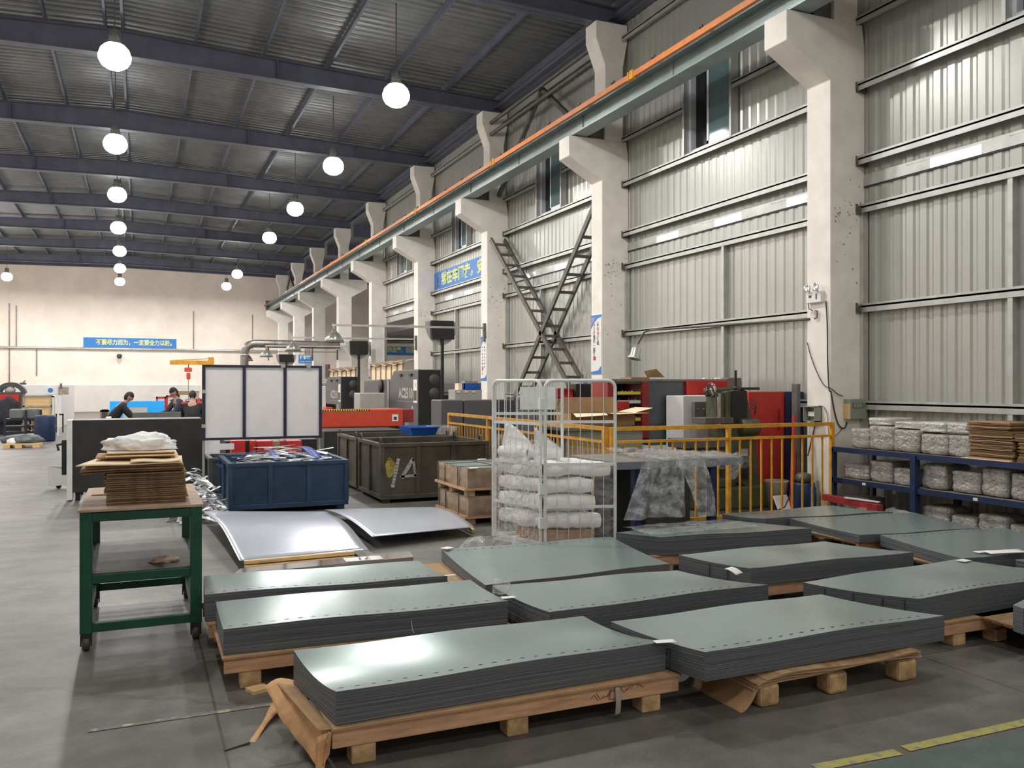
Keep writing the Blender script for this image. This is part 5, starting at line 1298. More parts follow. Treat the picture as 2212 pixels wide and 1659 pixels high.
wallcable('thin grey cable looping right of the open box', [PX(1768, 876, X1), PX(1780, 880, X1), PX(1788, 900, X1), PX(1789, 925, X1), (XC - .02, Yf, .95), PY(1812, 935, Yf), PY(1819, 925, Yf)], .004)
t = thing('fuse_box', 'open pale green electrical box on the left face of the first column', 'electrical box')
a, c = PX(1750, 877, XC), PX(1775, 911, XC)
y0, y1, z1, z0 = c.y, a.y, a.z, c.z
B().box(XC - .12, y0, z0, XC - .001, y0 + .01, z1).box(XC - .12, y1 - .01, z0, XC - .001, y1, z1).box(XC - .12, y0, z1 - .01, XC - .001, y1, z1).box(XC - .12, y0, z0, XC - .001, y1, z0 + .01).box(XC - .012, y0, z0, XC - .001, y1, z1).build('housing', ['boxgreen'], t)
B().box(XC - .07, y0 + .05, z0 + .07, XC - .013, y1 - .04, z0 + .13).build('breaker', ['paper'], t)
t = thing('distribution_box', 'dark grey electrical box with a tan side on the first column', 'electrical box')
a, c = PY(1822, 862, ROWS[1]), PY(1857, 904, ROWS[1])
Yb = ROWS[1]
B().box(a.x, Yb - .12, c.z, c.x, Yb - .001, a.z).build('housing', ['boxgreen'], t, .006)
B().box(a.x + .03, Yb - .13, c.z + .15, c.x - .03, Yb - .121, a.z - .05).build('window', ['boxgray'], t)
B().box(a.x - .006, Yb - .12, c.z, a.x - .001, Yb - .01, a.z - .06).build('tan_side', ['woodpale'], t)
for k in range(3): B().box(a.x + .05 + k * .045, Yb - .145, c.z + .15, a.x + .08 + k * .045, Yb - .131, c.z + .2).build('switch', ['boxgreen'], t)

# ================================================================== WALL LAMPS ON ARMS
t = thing('wall_lamp', 'grey spot lamp on a thin bent arm from the first column', 'lamp')
e = Vector((7.42, 11.75, 2.50))
B().tube([(XC, 8.95, 2.53), e + Vector((.05, -.1, .02)), e + Vector((0, 0, -.01)), e + Vector((-.05, .06, -.14)), e + Vector((-.07, .08, -.2))], .016, 8).build('arm', ['brace'], t)
h = e + Vector((-.08, .08, -.2))
hd = B(); hd.lathe((0, 0, 0), [(0, 0), (.035, 0), (.04, -.05), (.075, -.07), (.08, -.2), (.105, -.22), (.11, -.25), (.09, -.25), (.07, -.22), (0, -.2)], 20)
R_ = Matrix.Rotation(.25, 3, 'Y')
hd.v = [R_ @ v + h for v in hd.v]; hd.build('lamp_head', ['steel_zinc'], t)
for i in range(3, 7):
    y = ROWS[i] + .12
    t = thing('wall_lamp', 'dome lamp on a long horizontal arm from the %s column' % ['', '', '', 'third', 'fourth', 'fifth', 'sixth'][i] + (', switched on' if i == 6 else ''), 'lamp', 'dome lamps on long arms')
    z = 3.12
    B().bar((XC, y, z), (4.28, y, z - .03), .05, .05).build('arm', ['steel_zinc'], t); B().box(XC - .06, y - .05, z - .35, XC - .001, y + .05, z + .12).build('bracket', ['dark_steel'], t)
    sc = .9 if i < 6 else .8
    B().tube([(4.32, y, z - .03), (4.32, y, z - .12)], .015, 6).build('stem', ['steel_zinc'], t)
    B().lathe((4.32, y, z - .12), [(0, 0), (.05, -.01), (.06, -.06), (.12, -.11), (.20, -.22), (.25, -.33), (.235, -.33), (.19, -.22), (.05, -.1), (0, -.09)], 22).build('shade', ['shade'], t)
    if i == 6: B().lathe((4.32, y, z - .34), [(0, -.10), (.09, -.08), (.14, -.02), (.14, .02), (0, .04)], 14).build('bulb', ['lens_small'], t)

# ================================================================== POLE-MOUNTED BOXES
for (u, Y, v0, v1, wbx, r, zb, n) in ((957, 23.2, 692, 735, .70, .50, 1.35, 'nearest, beside the big punching machine'), (776, 32.2, 736, 767, .70, .50, 1.3, 'middle, beside the second machine'), (619, 41, 765, 783, .68, .46, 1.5, 'farthest, above the white screen')):
    t = thing('machine_light_box', 'black box with a pale disc on a dark pole, %s' % n, 'light box', 'black boxes on poles')
    a, c = PY(u - wbx / 2 * 60, v0, Y), PY(u, v1, Y); p = PY(u, 800, Y)
    zt, z0 = a.z, c.z
    B().prism([(p.x - wbx / 2, Y, zt), (p.x + wbx / 2 - .02, Y, zt), (p.x + wbx / 2, Y, z0 + .03), (p.x - wbx / 2 + .02, Y, z0 + .03)], (0, .12, 0)).build('box', ['black'], t)
    d = B(); pts = [(p.x + r * math.cos(q), Y + .14, zt - .02 + 1.35 * r * math.sin(q)) for q in [math.pi + k * math.pi / 16 for k in range(17)]]
    d.prism(pts, (0, .03, 0)); d.build('disc', ['disc'], t)
    B().box(p.x - .04, Y + .03, 0 if False else .0, p.x + .04, Y + .11, z0 + .03).build('pole', ['black'], t)

# ================================================================== DUCT, SIGN, SMALL SIGNS
t = thing('duct', 'bent galvanised duct with an elbow above the white screen', 'duct')
Yd = 38.3
pts = [PY(528, 840, Yd)]; x0 = pts[0].x; pts[0].z = .0
arc = [(x0, Yd, 3.0)] + [(x0 + .42 - .42 * math.cos(k * math.pi / 12), Yd, 3.0 + .42 * math.sin(k * math.pi / 12)) for k in range(1, 7)]
B().tube([(x0, Yd, 0)] + arc + [(XC - .02, Yd, 3.42)], .17, 16).build('pipe', ['duct'], t)
for x in (x0 + 1.0, x0 + 2.9): B().tube([(x, Yd, 3.25), (x, Yd, 2.7)], .03, 6).build('support', ['rust'], t)
for z in (.9, 2.0, 2.9): B().lathe((x0, Yd, z), [(.17, 0), (.185, .01), (.185, .05), (.17, .06)], 16).build('joint_ring', ['steel_zinc'], t)
t = thing('area_sign', 'blue hanging sign with white characters above the white screen', 'sign')
a, c = PY(645, 766, 38.15), PY(674, 785, 38.15)
B().box(a.x, 38.15, c.z, c.x, 38.18, a.z).build('board', ['banner_blue'], t)
cx = (a.x + c.x) / 2; cz = (a.z + c.z) / 2
B().text('镭射区', (cx, 38.145, cz + .06), (1, 0, 0), (0, 0, 1), .17, 0, (c.x - a.x) * .86, .01).build('lettering', ['paper'], t); B().text('Laser Area', (cx, 38.145, cz - .11), (1, 0, 0), (0, 0, 1), .085, 0, (c.x - a.x) * .82).build('lettering', ['paper'], t)
B().tube([(cx - .2, 38.165, a.z), (cx - .2, 38.165, 3.36)], .008, 5).tube([(cx + .2, 38.165, a.z), (cx + .2, 38.165, 3.36)], .008, 5).build('wire', ['wire'], t)
# banners
t = thing('banner', 'long blue banner with yellow characters on the far wall', 'banner')
a, c = PY(180, 728, YF - .03), PY(381, 754, YF - .03)
B().box(a.x, YF - .03, 3.96, c.x, YF - .005, 4.55).build('board', ['banner_blue'], t)
B().text('不要尽力而为，一定要全力以赴。', ((a.x + c.x) / 2 + .22, YF - .036, 4.255), (1, 0, 0), (0, 0, 1), .36, 0, (c.x - a.x) * .82, .012).build('lettering', ['banner_yellow'], t)
t = thing('banner', 'blue slogan banner with yellow characters on the sheet wall between third and fourth columns', 'banner')
B().box(XW - .05, 21.03, 4.68, XW - .03, 26.55, 5.26).build('board', ['banner_blue'], t)
B().text('常在车间走，安全', (XW - .053, 23.75, 4.97), (0, -1, 0), (0, 0, 1), .42, 0, 4.2, .018).build('lettering', ['banner_yellow'], t)
lg = B(); cc = Vector((XW - .053, 26.2, 5.0))
for k in range(5): a_ = k * 1.2566; lg._add([cc + Vector((0, .09 * math.cos(a_ + q), .12 * math.sin(a_ + q))) for q in (-.4, 0, .4)] + [cc], [(0, 1, 2, 3)], 0)
lg.box(XW - .054, 26.05, 4.80, XW - .052, 26.35, 4.84); lg.build('emblem', ['red_dark'], t)
t = thing('banner', 'blue banner with yellow characters seen through the wall opening', 'banner')
a, c = PY(826, 748, YF - .03), PY(897, 768, YF - .03)
B().box(a.x, YF - .03, c.z, c.x, YF - .005, a.z).build('board', ['banner_blue'], t)
B().text('消除浪费、创造', ((a.x + c.x) / 2, YF - .036, (a.z + c.z) / 2 + .05), (1, 0, 0), (0, 0, 1), .42, 0, (c.x - a.x) * .95, .012).build('lettering', ['banner_yellow'], t)
a, c = PY(826, 738, YF - .3), PY(900, 738, YF - .3)
tag(B().tube([a, c], .12, 10).build('wall_pipe', ['duct']), 'greenish pipe above the banner seen through the wall opening', 'pipe')
# slogan boards on the columns
def poster(i, z0, z1, label, cols):
    y0, y1 = ROWS[i] + .01, ROWS[i] + CW - .01; x = XC - .012
    t = thing('slogan_board', label, 'slogan board', 'tall slogan boards on the columns')
    B().box(x, y0, z0, XC - .002, y1, z1).build('board', ['paper'], t)
    w = y1 - y0
    b = B(); b.prism([(x - .001, y1, z1), (x - .001, y0, z1), (x - .001, y0, z1 - .05), (x - .001, y0 + w * .35, z1 - .07), (x - .001, y0 + w * .7, z1 - .15), (x - .001, y1, z1 - .27)], (-.0015, 0, 0)).build('blue_corner', ['banner_blue'], t)
    b = B(); b.prism([(x - .003, y1, z1 - .04), (x - .003, y0 + w * .55, z1 - .05), (x - .003, y0 + w * .8, z1 - .16), (x - .003, y1, z1 - .25)], (-.0015, 0, 0)).build('lilac_petal', ['lilac'], t)
    b = B(); b.prism([(x - .001, y1, z0), (x - .001, y0, z0), (x - .001, y0, z0 + .16), (x - .001, y0 + w * .3, z0 + .07), (x - .001, y1, z0 + .045)], (-.0015, 0, 0)).build('blue_corner', ['banner_blue'], t)
    for (col, yk, zt, st) in cols:
        for k, chx in enumerate(col):
            B().text(chx[0], (x - .003, y0 + w * yk, zt - k * st), (0, -1, 0), (0, 0, 1), .085, 0, None, .002).build('character', [chx[1]], t)
    B().box(x - .003, y0 + w * .52, z0 + .27, x - .001, y0 + w * .76, z0 + .345).build('seal', ['seal_red'], t)
blk = lambda s: [(c_, 'ink') for c_ in s]
poster(2, 1.86, 3.02, 'tall slogan board on the second column, next to the ladder-like brace', [([('从', 'ink'), ('你', 'pink_ink'), ('我', 'pink_ink'), ('做', 'ink'), ('起', 'ink')], .32, 2.83, .092), (blk('6S让我们一起努力'), .68, 2.83, .082)])
poster(3, 1.76, 2.90, 'tall slogan board on the third column, under the lamp arm bracket', [])
poster(5, 1.9, 2.95, 'tall slogan board on the fifth column, above the machines', [])
random.seed(5)
for o in [o for o in COL.objects if o.name.startswith('slogan_board') and ('third' in o['label'] or 'fifth' in o['label'])]:
    i = 3 if 'third' in o['label'] else 5
    for col in (.32, .68):
        for k in range(9 if col > .5 else 7):
            y, z = ROWS[i] + CW * col, 2.62 - k * .085; b = B()
            for q in range(5): b.bar((XC - .016, y + random.uniform(-.03, .03), z + random.uniform(-.03, .03)), (XC - .016, y + random.uniform(-.03, .03), z + random.uniform(-.03, .03)), .007, .002)
            b.build('character', ['ink'], o)
# ================================================================== PUNCHING MACHINES
def punch(X0, X1, Y0, Y1, zt, label, text, main):
    t = thing('punching_machine', label, 'machine', 'dark grey punching machines')
    s = (zt - .9)
    prof = [(Y0, 0), (Y0, zt - .02), (Y0 + .25, zt), (Y0 + 2.6, zt), (Y0 + 2.9, zt - .26), (Y1, zt - .30), (Y1, 0), (Y0 + 4.0, 0), (Y0 + 4.0, .85), (Y0 + .95, .85), (Y0 + .95, 0)]
    B().prism([(X0, y, z) for y, z in prof], (X1 - X0, 0, 0)).build('frame', ['machine_gray'], t, .03)
    B().prism([(X0 + .005, Y0 - .03, 0), (X1, Y0 - .03, 0), (X1, Y0 - .03, zt - .02), (X0 + .005, Y0 - .03, zt - .02)], (0, .028, 0)).build('end_cover', ['black'], t, .02)
    for z in (zt - .3, zt - .7): B().lathe(((X0 + X1) / 2 + .1, Y0 - .036, z), [(.16, 0), (.15, -.012), (.0, -.012)], 18, 0, 'y').build('vent', ['charcoal'], t)
    w = 1.5 if main else 1.4
    B().text(text, (X0 - .006, Y0 + 1.25, zt - .72), (0, -1, 0), (0, 0, 1), .42, 0, w, .02).build('lettering', ['machine_light'], t)
    B().box(X0 - .008, Y0 + .06, zt - .98, X0 - .002, Y0 + .42, zt - .30).build('poster', ['paper'], t)
    B().box(X0 - .012, Y0 + .09, zt - .92, X0 - .009, Y0 + .39, zt - .62).build('poster_print', ['machine_green'], t)
    B().box(X0 - .012, Y0 + .15, zt - .50, X0 - .009, Y0 + .25, zt - .40).build('poster_print', ['arrow_yellow'], t)
    B().box(X0 - .006, Y0 + .45, zt - .96, X0 - .001, Y0 + 2.1, zt - .95).build('trim_line', ['machine_light'], t)
    B().box(X0 - .008, Y0 + .45, zt - 1.35, X0 - .002, Y0 + .62, zt - 1.08).build('name_plate', ['machine_light'], t)
    for y in (Y0 + .55, Y0 + 1.6): B().box(X0 - .05, y, zt - .2, X0 - .001, y + .22, zt - .12).build('eye_bracket', ['black'], t)
    B().lathe((X0 - .02, Y0 + 4.0, zt - .5), [(0, 0), (.22, 0), (.22, -.06), (0, -.06)], 20, 0, 'x').build('hub', ['black'], t)
    B().box(X0 - .03, Y0 + 3.1, .9, X0 - .005, Y0 + 3.2, zt - .3).build('gauge_bar', ['machine_light'], t)
    return t
punch(7.42, 8.20, 23.9, 30.4, 2.10, 'big dark grey punching machine with white lettering behind the red carriage', 'AC2510', True)
punch(7.15, 7.90, 33.0, 39.0, 1.97, 'farther dark grey punching machine behind the first one', 'AC2510', False)
t = thing('punch_carriage', 'long red carriage of the punching machine with a hazard-striped top', 'machine')
a, c = PY(640, 886, 21.8), PY(871, 921, 21.8)
B().box(a.x, 21.8, c.z, c.x, 22.5, a.z).build('housing', ['red_orange'], t, .03)
n = 60
hz = B()
for k in range(n): 
    x = a.x + (c.x - .9 - a.x) * k / n; dx = (c.x - .9 - a.x) / n
    hz.prism([(x, 21.79, a.z + .004), (x + dx, 21.79, a.z + .004), (x + dx, 21.79, a.z - .045), (x, 21.79, a.z - .045)], (0, .06, .0), k % 2)
hz.build('hazard_strip', ['arrow_yellow', 'black'], t)
B().box(c.x - .30, 21.785, a.z - .32, c.x - .14, 21.798, a.z - .14).build('badge', ['paper'], t); B().box(c.x - .26, 21.78, a.z - .28, c.x - .18, 21.784, a.z - .2).build('badge_mark', ['ink'], t)
B().box(c.x, 22.0, c.z + .1, c.x + .35, 23.8, a.z - .02).build('arm', ['red_dark'], t, .02)
B().box(a.x, 21.85, c.z - .12, c.x + .1, 22.6, c.z).build('under_rail', ['black'], t)
B().box(a.x, 22.0, .0, c.x + .3, 22.5, c.z - .12).build('base', ['charcoal'], t)
pb('punch_table', 'dark work table edge below the red carriage', 'table', 700, 872, 932, 985, 19.4, 1.4, 'black', .01)
pb('machine_console', 'light grey machine console between the two punching machines', 'console', 777, 832, 849, 944, 26.5, .8, 'machine_light', .03)
t = thing('white_cabinet', 'tall narrow white cabinet at the right edge of the screen', 'cabinet')
pybox(B(), 694, 704, 834, 934, 29, .6).build('body', ['white'], t, .02)
pb('red_unit', 'small red-orange unit under the second punching machine', 'machine', 705, 719, 880, 937, 28.5, .5, 'red_orange')
# red machine parts under the screen
for i, (u0, u1, v0, v1, m_) in enumerate(((500, 530, 952, 962, 'red'), (543, 552, 952, 985, 'red'), (556, 589, 953, 978, 'red'), (621, 652, 952, 972, 'red'), (608, 616, 952, 985, 'red_dark'))):
    pb('red_machine_part', 'red machine part seen under the white screen, %s from the left' % ['first', 'second', 'third', 'fifth', 'fourth'][i], 'machine part', u0, u1, v0, 1024, 16.2, .3, m_, .01, 'red parts under the screen')
tag(B().box(PY(495, 960, 16).x, 16.7, 0, PY(700, 960, 16).x, 17.9, .60).build('machine_bed', ['black']), 'dark machine bed behind the white screen', 'machine')
pb('tan_box', 'small tan box under the right part of the screen', 'box', 592, 606, 953, 1022, 16.3, .3, 'ply')

# partitions with wooden frames
def partition(X, y0, y1, z, label):
    t = thing('framed_partition', label, 'partition', 'wood-framed partitions')
    n = 6
    B().box(X + .04, y0, .1, X + .06, y1, z - .12).build('panel', ['card_light'], t)
    for k in range(n + 1): y = y0 + (y1 - y0 - .05) * k / n; B().box(X, y, 0, X + .05, y + .05, z - .1).build('stud', ['ply'], t)
    B().box(X - .01, y0 - .05, z - .13, X + .08, y1 + .05, z - .07).build('top_rail', ['ply'], t)
    B().grid(lambda u, v: (X - .06 + .5 * v, y0 - .08 + (y1 - y0 + .16) * u, z - .06 + .03 * math.sin(u * 23) - .12 * (1 - v) ** 2 + .03 * v), 30, 5, 0, True, .01).build('dust_sheet', ['bucket'], t)
partition(7.95, 27.3, 31.6, 2.52, 'near wood-framed partition with pale boards behind the big punching machine')
partition(7.75, 33.2, 38.2, 2.42, 'far wood-framed partition with pale boards behind the second punching machine')
# small far bits by the sixth column
a = PY(697, 785, 50); t = thing('doorway_panel', 'grey door panel with a red post far behind the screen', 'door panel')
pybox(B(), 697, 709, 787, 818, 50, .1).build('panel', ['boxgray'], t); pybox(B(), 709, 713, 787, 818, 50, .1).build('red_post', ['red_dark'], t)
B().box(PY(697, 818, 50).x, 50, 0, PY(713, 818, 50).x, 50.1, PY(697, 818, 50).z).build('base', ['white'], t)

# ================================================================== FAR WALL BITS
t = thing('wall_camera', 'small dark round camera on the far wall under the banner', 'camera')
p = PY(258, 768, YF); B().lathe((p.x, YF - .3, p.z), [(0, .1), (.12, .08), (.16, -.05), (.10, -.18), (0, -.2)], 14).build('dome', ['charcoal'], t); B().box(p.x - .03, YF - .3, p.z + .05, p.x + .03, YF - .001, p.z + .12).build('arm', ['paper'], t)
t = thing('jib_crane', 'yellow jib crane with an orange chain hoist left of the screen', 'jib crane')
YJ = 39
tip, post = PY(367, 783, YJ), PY(458, 783, YJ)
B().bar(tip, (post.x, YJ, post.z - .02), .14, .18).build('boom', ['yellow'], t); B().box(post.x - .16, YJ - .12, 0, post.x + .08, YJ + .12, PY(458, 772, YJ).z).build('mast', ['yellow'], t, .01)
B().tube([(tip.x + .1, YJ, tip.z + .09), (post.x - .1, YJ, PY(458, 775, YJ).z)], .02, 6).build('tie_rod', ['yellow'], t)
h = PY(407, 797, YJ)
B().box(h.x - .16, YJ - .1, h.z - .12, h.x + .14, YJ + .1, h.z + .06).box(h.x - .08, YJ - .06, h.z - .44, h.x + .08, YJ + .06, h.z - .16).build('hoist', ['red_orange'], t, .03)
B().tube([(h.x, YJ, h.z + .06), (h.x, YJ, tip.z)], .02, 6).build('trolley_hook', ['black'], t)
B().tube([(h.x, YJ, h.z - .44), (h.x, YJ, .5)], .015, 6).build('chain', ['wire'], t)

# ================================================================== WORK AREA LEFT OF THE SCREEN
t = thing('blue_display', 'bright blue panel with a pale window standing behind the man', 'panel')
Y = 30.0; a, c = PY(237, 867, Y), PY(355, 930, Y); w0, w1 = PY(266, 879, Y), PY(318, 905, Y)
B().box(a.x, Y, 0, w0.x, Y + .06, a.z).box(w1.x, Y, 0, c.x, Y + .06, a.z).box(w0.x, Y, w0.z, w1.x, Y + .06, a.z).box(w0.x, Y, 0, w1.x, Y + .06, .35).build('blue_frame', ['skyblue'], t)
B().box(w0.x, Y + .02, .35, w1.x, Y + .04, w0.z).build('window', ['dado'], t)
for i, (u0, u1, v0) in enumerate(((337, 359, 857), (359, 386, 854))):
    t = thing('notice_board', 'red-framed white notice board, %s of two by the workers' % ['left', 'right'][i], 'notice board', 'red framed notice boards')
    Yb = 31 - i * .3; a, c = PY(u0, v0, Yb), PY(u1, v0 + 45, Yb)
    B().box(a.x + .05, Yb, c.z, c.x - .05, Yb + .02, a.z - .06).build('board', ['paper'], t)
    for x in (a.x, c.x - .05): B().box(x, Yb - .02, 0, x + .05, Yb + .03, a.z).build('red_post', ['red'], t)
    B().box(a.x, Yb - .02, a.z - .06, c.x, Yb + .03, a.z).build('red_rail', ['red'], t)
    for k in range(3):
        for j in range(2): B().box(a.x + .1 + j * (c.x - a.x) * .45, Yb - .004, a.z - .18 - k * .17, a.x + .1 + j * (c.x - a.x) * .45 + .12, Yb - .001, a.z - .15 - k * .17).build('print', ['ink'], t)
t = thing('brown_rack', 'rack with a brown beam and cartons behind the right workers', 'rack')
Y = 33; a, c = PY(380, 845, Y), PY(430, 853, Y)
B().box(a.x, Y, c.z, c.x, Y + .3, a.z).build('beam', ['ply'], t, .01)
for x in (a.x + .05, c.x - .1): B().box(x, Y + .1, 0, x + .08, Y + .2, c.z).build('post', ['charcoal'], t)
pybox(B(), 415, 430, 848, 862, Y - .05, .3).build('carton', ['machine_light'], t)
pb('dark_machine', 'dark machine with a small screen at the left side of the white screen', 'machine', 403, 441, 862, 959, 25.5, .8, 'charcoal', .03)
pb('machine_screen', 'small pale blue monitor on the dark machine behind the bending worker', 'monitor', 404, 423, 864, 875, 25.3, .205, 'whitepanel', .01)
pb('red_light_bar', 'vertical orange-red light bar on the dark machine', 'light bar', 427, 433, 860, 878, 25.3, .205, 'red_orange', .01)
t = thing('bench', 'long workbench with wooden edge in front of the workers', 'bench')
a, c = PY(236, 906, 19.2), PY(432, 908, 19.2)
B().box(a.x, 19.2, .80, c.x, 20.3, .86).build('top', ['woodpale'], t)
for x in (a.x + .1, c.x - .2): B().box(x, 19.3, 0, x + .08, 20.2, .8).build('leg', ['charcoal'], t)
a, c = PY(286, 891, 19.6), PY(391, 905, 19.6)
wbox('metal_sheet_pile', 'grey metal sheet standing on the workbench in front of the workers', 'metal sheet', a.x, 19.6, .861, c.x, 19.66, a.z, 'toolgray', .004)
wbox('wood_offcut', 'small wood offcut at the left end of the workbench', 'wood offcut', a.x - .35, 19.5, .861, a.x - .08, 19.8, .93, 'cardboard', .004)
wbox('yellow_block', 'pale yellow block at the right end of the workbench', 'block', PY(396, 905, 19.5).x, 19.4, .861, PY(415, 905, 19.5).x, 19.7, .91, 'woodpale', .004)
wbox('white_parts_box', 'white parts box at the left end of the workbench', 'box', PY(229, 905, 19.6).x, 19.4, .80, PY(240, 905, 19.6).x + .0, 19.9, .98, 'cagewhite', .01)
t = thing('side_frame', 'small dark frame trestle left of the blue panel', 'trestle')
a, c = PY(216, 886, 27), PY(236, 925, 27)
B().box(a.x, 27, 0, a.x + .04, 27.05, a.z).box(c.x - .04, 27, 0, c.x, 27.05, a.z).box(a.x, 27, a.z - .05, c.x, 27.05, a.z).build('frame', ['ply'], t)
B().box(a.x + .04, 27.0, .0, c.x - .04, 27.4, .95).build('box', ['charcoal'], t)

# ================================================================== PEOPLE
def skin(name, V, E, R, m, parent, sub=2):
    me = bpy.data.meshes.new(name); me.from_pydata(V, E, [])
    o = bpy.data.objects.new(name, me); COL.objects.link(o)
    md = o.modifiers.new('skin', 'SKIN'); md.use_smooth_shade = True
    if not me.skin_vertices: 
        bm = bmesh.new(); bm.from_mesh(me); bm.verts.layers.skin.verify(); bm.to_mesh(me); bm.free()
    for i, r in enumerate(R):
        sv = me.skin_vertices[0].data[i]; sv.radius = r if isinstance(r, tuple) else (r, r); sv.use_root = (i == 0)
    ss = o.modifiers.new('sub', 'SUBSURF'); ss.levels = ss.render_levels = sub
    dg = bpy.context.evaluated_depsgraph_get(); dg.update()
    m2 = bpy.data.meshes.new_from_object(o.evaluated_get(dg)); m2.name = name
    bpy.data.objects.remove(o); bpy.data.meshes.remove(me)
    return m2
def person(label, loc, rz, J, jacket, trousers, cap=None, accent=None):
    """J: joints in local coordinates, x forward, y left."""
    t = thing('person', label, 'person', None, loc, rz)
    def lim(side): return [J['sh' + side], J['el' + side], J['wr' + side]]
    V, E, R = [], [], []
    def add(p, r, par=None):
        V.append(tuple(p)); R.append(r)
        if par is not None: E.append((par, len(V) - 1))
        return len(V) - 1
    pel = add(J['pel'], (.13, .10)); wa = add(J['waist'], (.125, .095), pel); ch = add(J['chest'], (.15, .11), wa); nk = add(J['neck'], .048, ch); hd = add(J['head'] - Vector((0, 0, .03)), .065, nk)
    for s in 'LR':
        sh = add(J['sh' + s], .055, ch); el = add(J['el' + s], .042, sh); wr = add(J['wr' + s], .028, el)
        d = (J['wr' + s] - J['el' + s]).normalized(); side = d.cross(Vector((0, 0, 1))).normalized() if abs(d.z) < .95 else Vector((0, 1, 0))
        pm = add(J['wr' + s] + d * .07, .034, wr)
        for k in range(4):
            f1 = add(J['wr' + s] + d * .10 + side * (k - 1.5) * .02, .009, pm); f2 = add(J['wr' + s] + d * (.145 - .006 * abs(k - 1.3)) + side * (k - 1.5) * .022 + Vector((0, 0, -.012)), .008, f1)
        th = add(J['wr' + s] + d * .05 + side * .045, .010, pm); add(J['wr' + s] + d * .08 + side * .06, .009, th)
        hp = add(J['hp' + s], .085, pel); kn = add(J['kn' + s], .055, hp); an = add(J['an' + s], .038, kn); add(J['an' + s] + Vector((.14, 0, -.045)), .032, an)
    body = skin('body', V, E, R, None, t)
    b = B(); b._add([v.co.copy() for v in body.vertices], [tuple(p.vertices) for p in body.polygons], 0, True)
    # head with face on the same mesh
    hx = J['head']; fd = J['look'].normalized(); up = J.get('up', Vector((0, 0, 1))); lf = up.cross(fd).normalized(); up = fd.cross(lf)
    bm = bmesh.new(); bmesh.ops.create_uvsphere(bm, u_segments=24, v_segments=16, radius=1)
    vs = []
    for v in bm.verts:
        p = v.co; x, y, z = p.x * .092, p.y * .074, p.z * .115
        if p.x > .3: x *= 1 - .10 * max(0, -p.z)
        if p.z < -.3: y *= 1 - .25 * (-p.z - .3)
        nz = math.exp(-((p.y / .16) ** 2 + ((p.z + .12) / .22) ** 2)) if p.x > .5 else 0
        ey = math.exp(-(((abs(p.y) - .38) / .16) ** 2 + ((p.z - .08) / .12) ** 2)) if p.x > .4 else 0
        x += .024 * nz - .008 * ey
        if p.x > .5: x -= .006 * math.exp(-((p.y / .3) ** 2 + ((p.z + .52) / .05) ** 2))
        er = math.exp(-(((p.x + .02) / .16) ** 2 + ((p.z + .02) / .26) ** 2)) if abs(p.y) > .75 else 0
        y += math.copysign(.02 * er, p.y)
        vs.append(hx + fd * x + lf * y + up * z)
    b._add(vs, [tuple(v.index for v in f.verts) for f in bm.faces], 0, True)
    b.build('body', ['skin'], t)
    vs2 = []; fs = []
    keep = {}
    for f in bm.faces:
        c = f.calc_center_median()
        if c.z > .28 or (c.x < -.05 and c.z > -.8 and not (abs(c.y) > .8 and abs(c.x) < .2)):
            for v in f.verts:
                if v.index not in keep: keep[v.index] = len(vs2); vs2.append(hx + (vs[v.index] - hx) * 1.10 + up * .006)
            fs.append(tuple(keep[v.index] for v in f.verts))
    B()._add(vs2, fs, 0, True).build('cap' if cap else 'hair', [cap or 'hair'], t); bm.free()
    # jacket and trousers
    k = 1.22
    V, E, R = [], [], []
    pel = add(J['pel'] + Vector((0, 0, -.02)), (.175, .145)); wa = add(J['waist'], (.165, .135), pel); ch = add(J['chest'], (.19, .145), wa); add(J['chest'].lerp(J['neck'], 1.0), (.075, .075), ch)
    for s in 'LR':
        sh = add(J['sh' + s], .08, ch); el = add(J['el' + s], .064, sh); add(J['wr' + s].lerp(J['el' + s], .06), .050, el)
    jm = skin('jacket', V, E, R, None, t)
    jb = B(); jb._add([v.co.copy() for v in jm.vertices], [tuple(p.vertices) for p in jm.polygons], 0, True)
    jo = jb.build('jacket', [jacket], t)
    if accent:
        for s in 'LR':
            c = J['sh' + s].lerp(J['chest'], .15)
            q = B().lathe((0, 0, 0), [(0, .05), (.05, .04), (.075, .01), (.08, -.02), (.06, -.04), (0, -.05)], 14); q.v = [v + c + Vector((-.03, 0, .04)) for v in q.v]; q.build('red_shoulder', [accent], jo)
    V, E, R = [], [], []
    pel = add(J['pel'], (.155, .125))
    for s in 'LR':
        hp = add(J['hp' + s], .105, pel); kn = add(J['kn' + s], .078, hp); add(J['an' + s] + Vector((0, 0, .03)), .062, kn)
    tm = skin('trousers', V, E, R, None, t)
    tb = B(); tb._add([v.co.copy() for v in tm.vertices], [tuple(p.vertices) for p in tm.polygons], 0, True); tb.build('trousers', [trousers], t)
    for s in 'LR':
        f = J['an' + s]; B().lathe((0, 0, 0), [(0, 0), (.04, 0), (.045, .03), (.03, .07), (0, .08)], 12)
        q = B().lathe((0, 0, 0), [(0, 0), (.05, 0), (.052, .03), (.035, .075), (0, .09)], 14); q.v = [Vector((v.x * 2.6 + f.x + .05, v.y + f.y, v.z + f.z - .085)) for v in q.v]; q.build('shoe', ['black'], t)
    return t
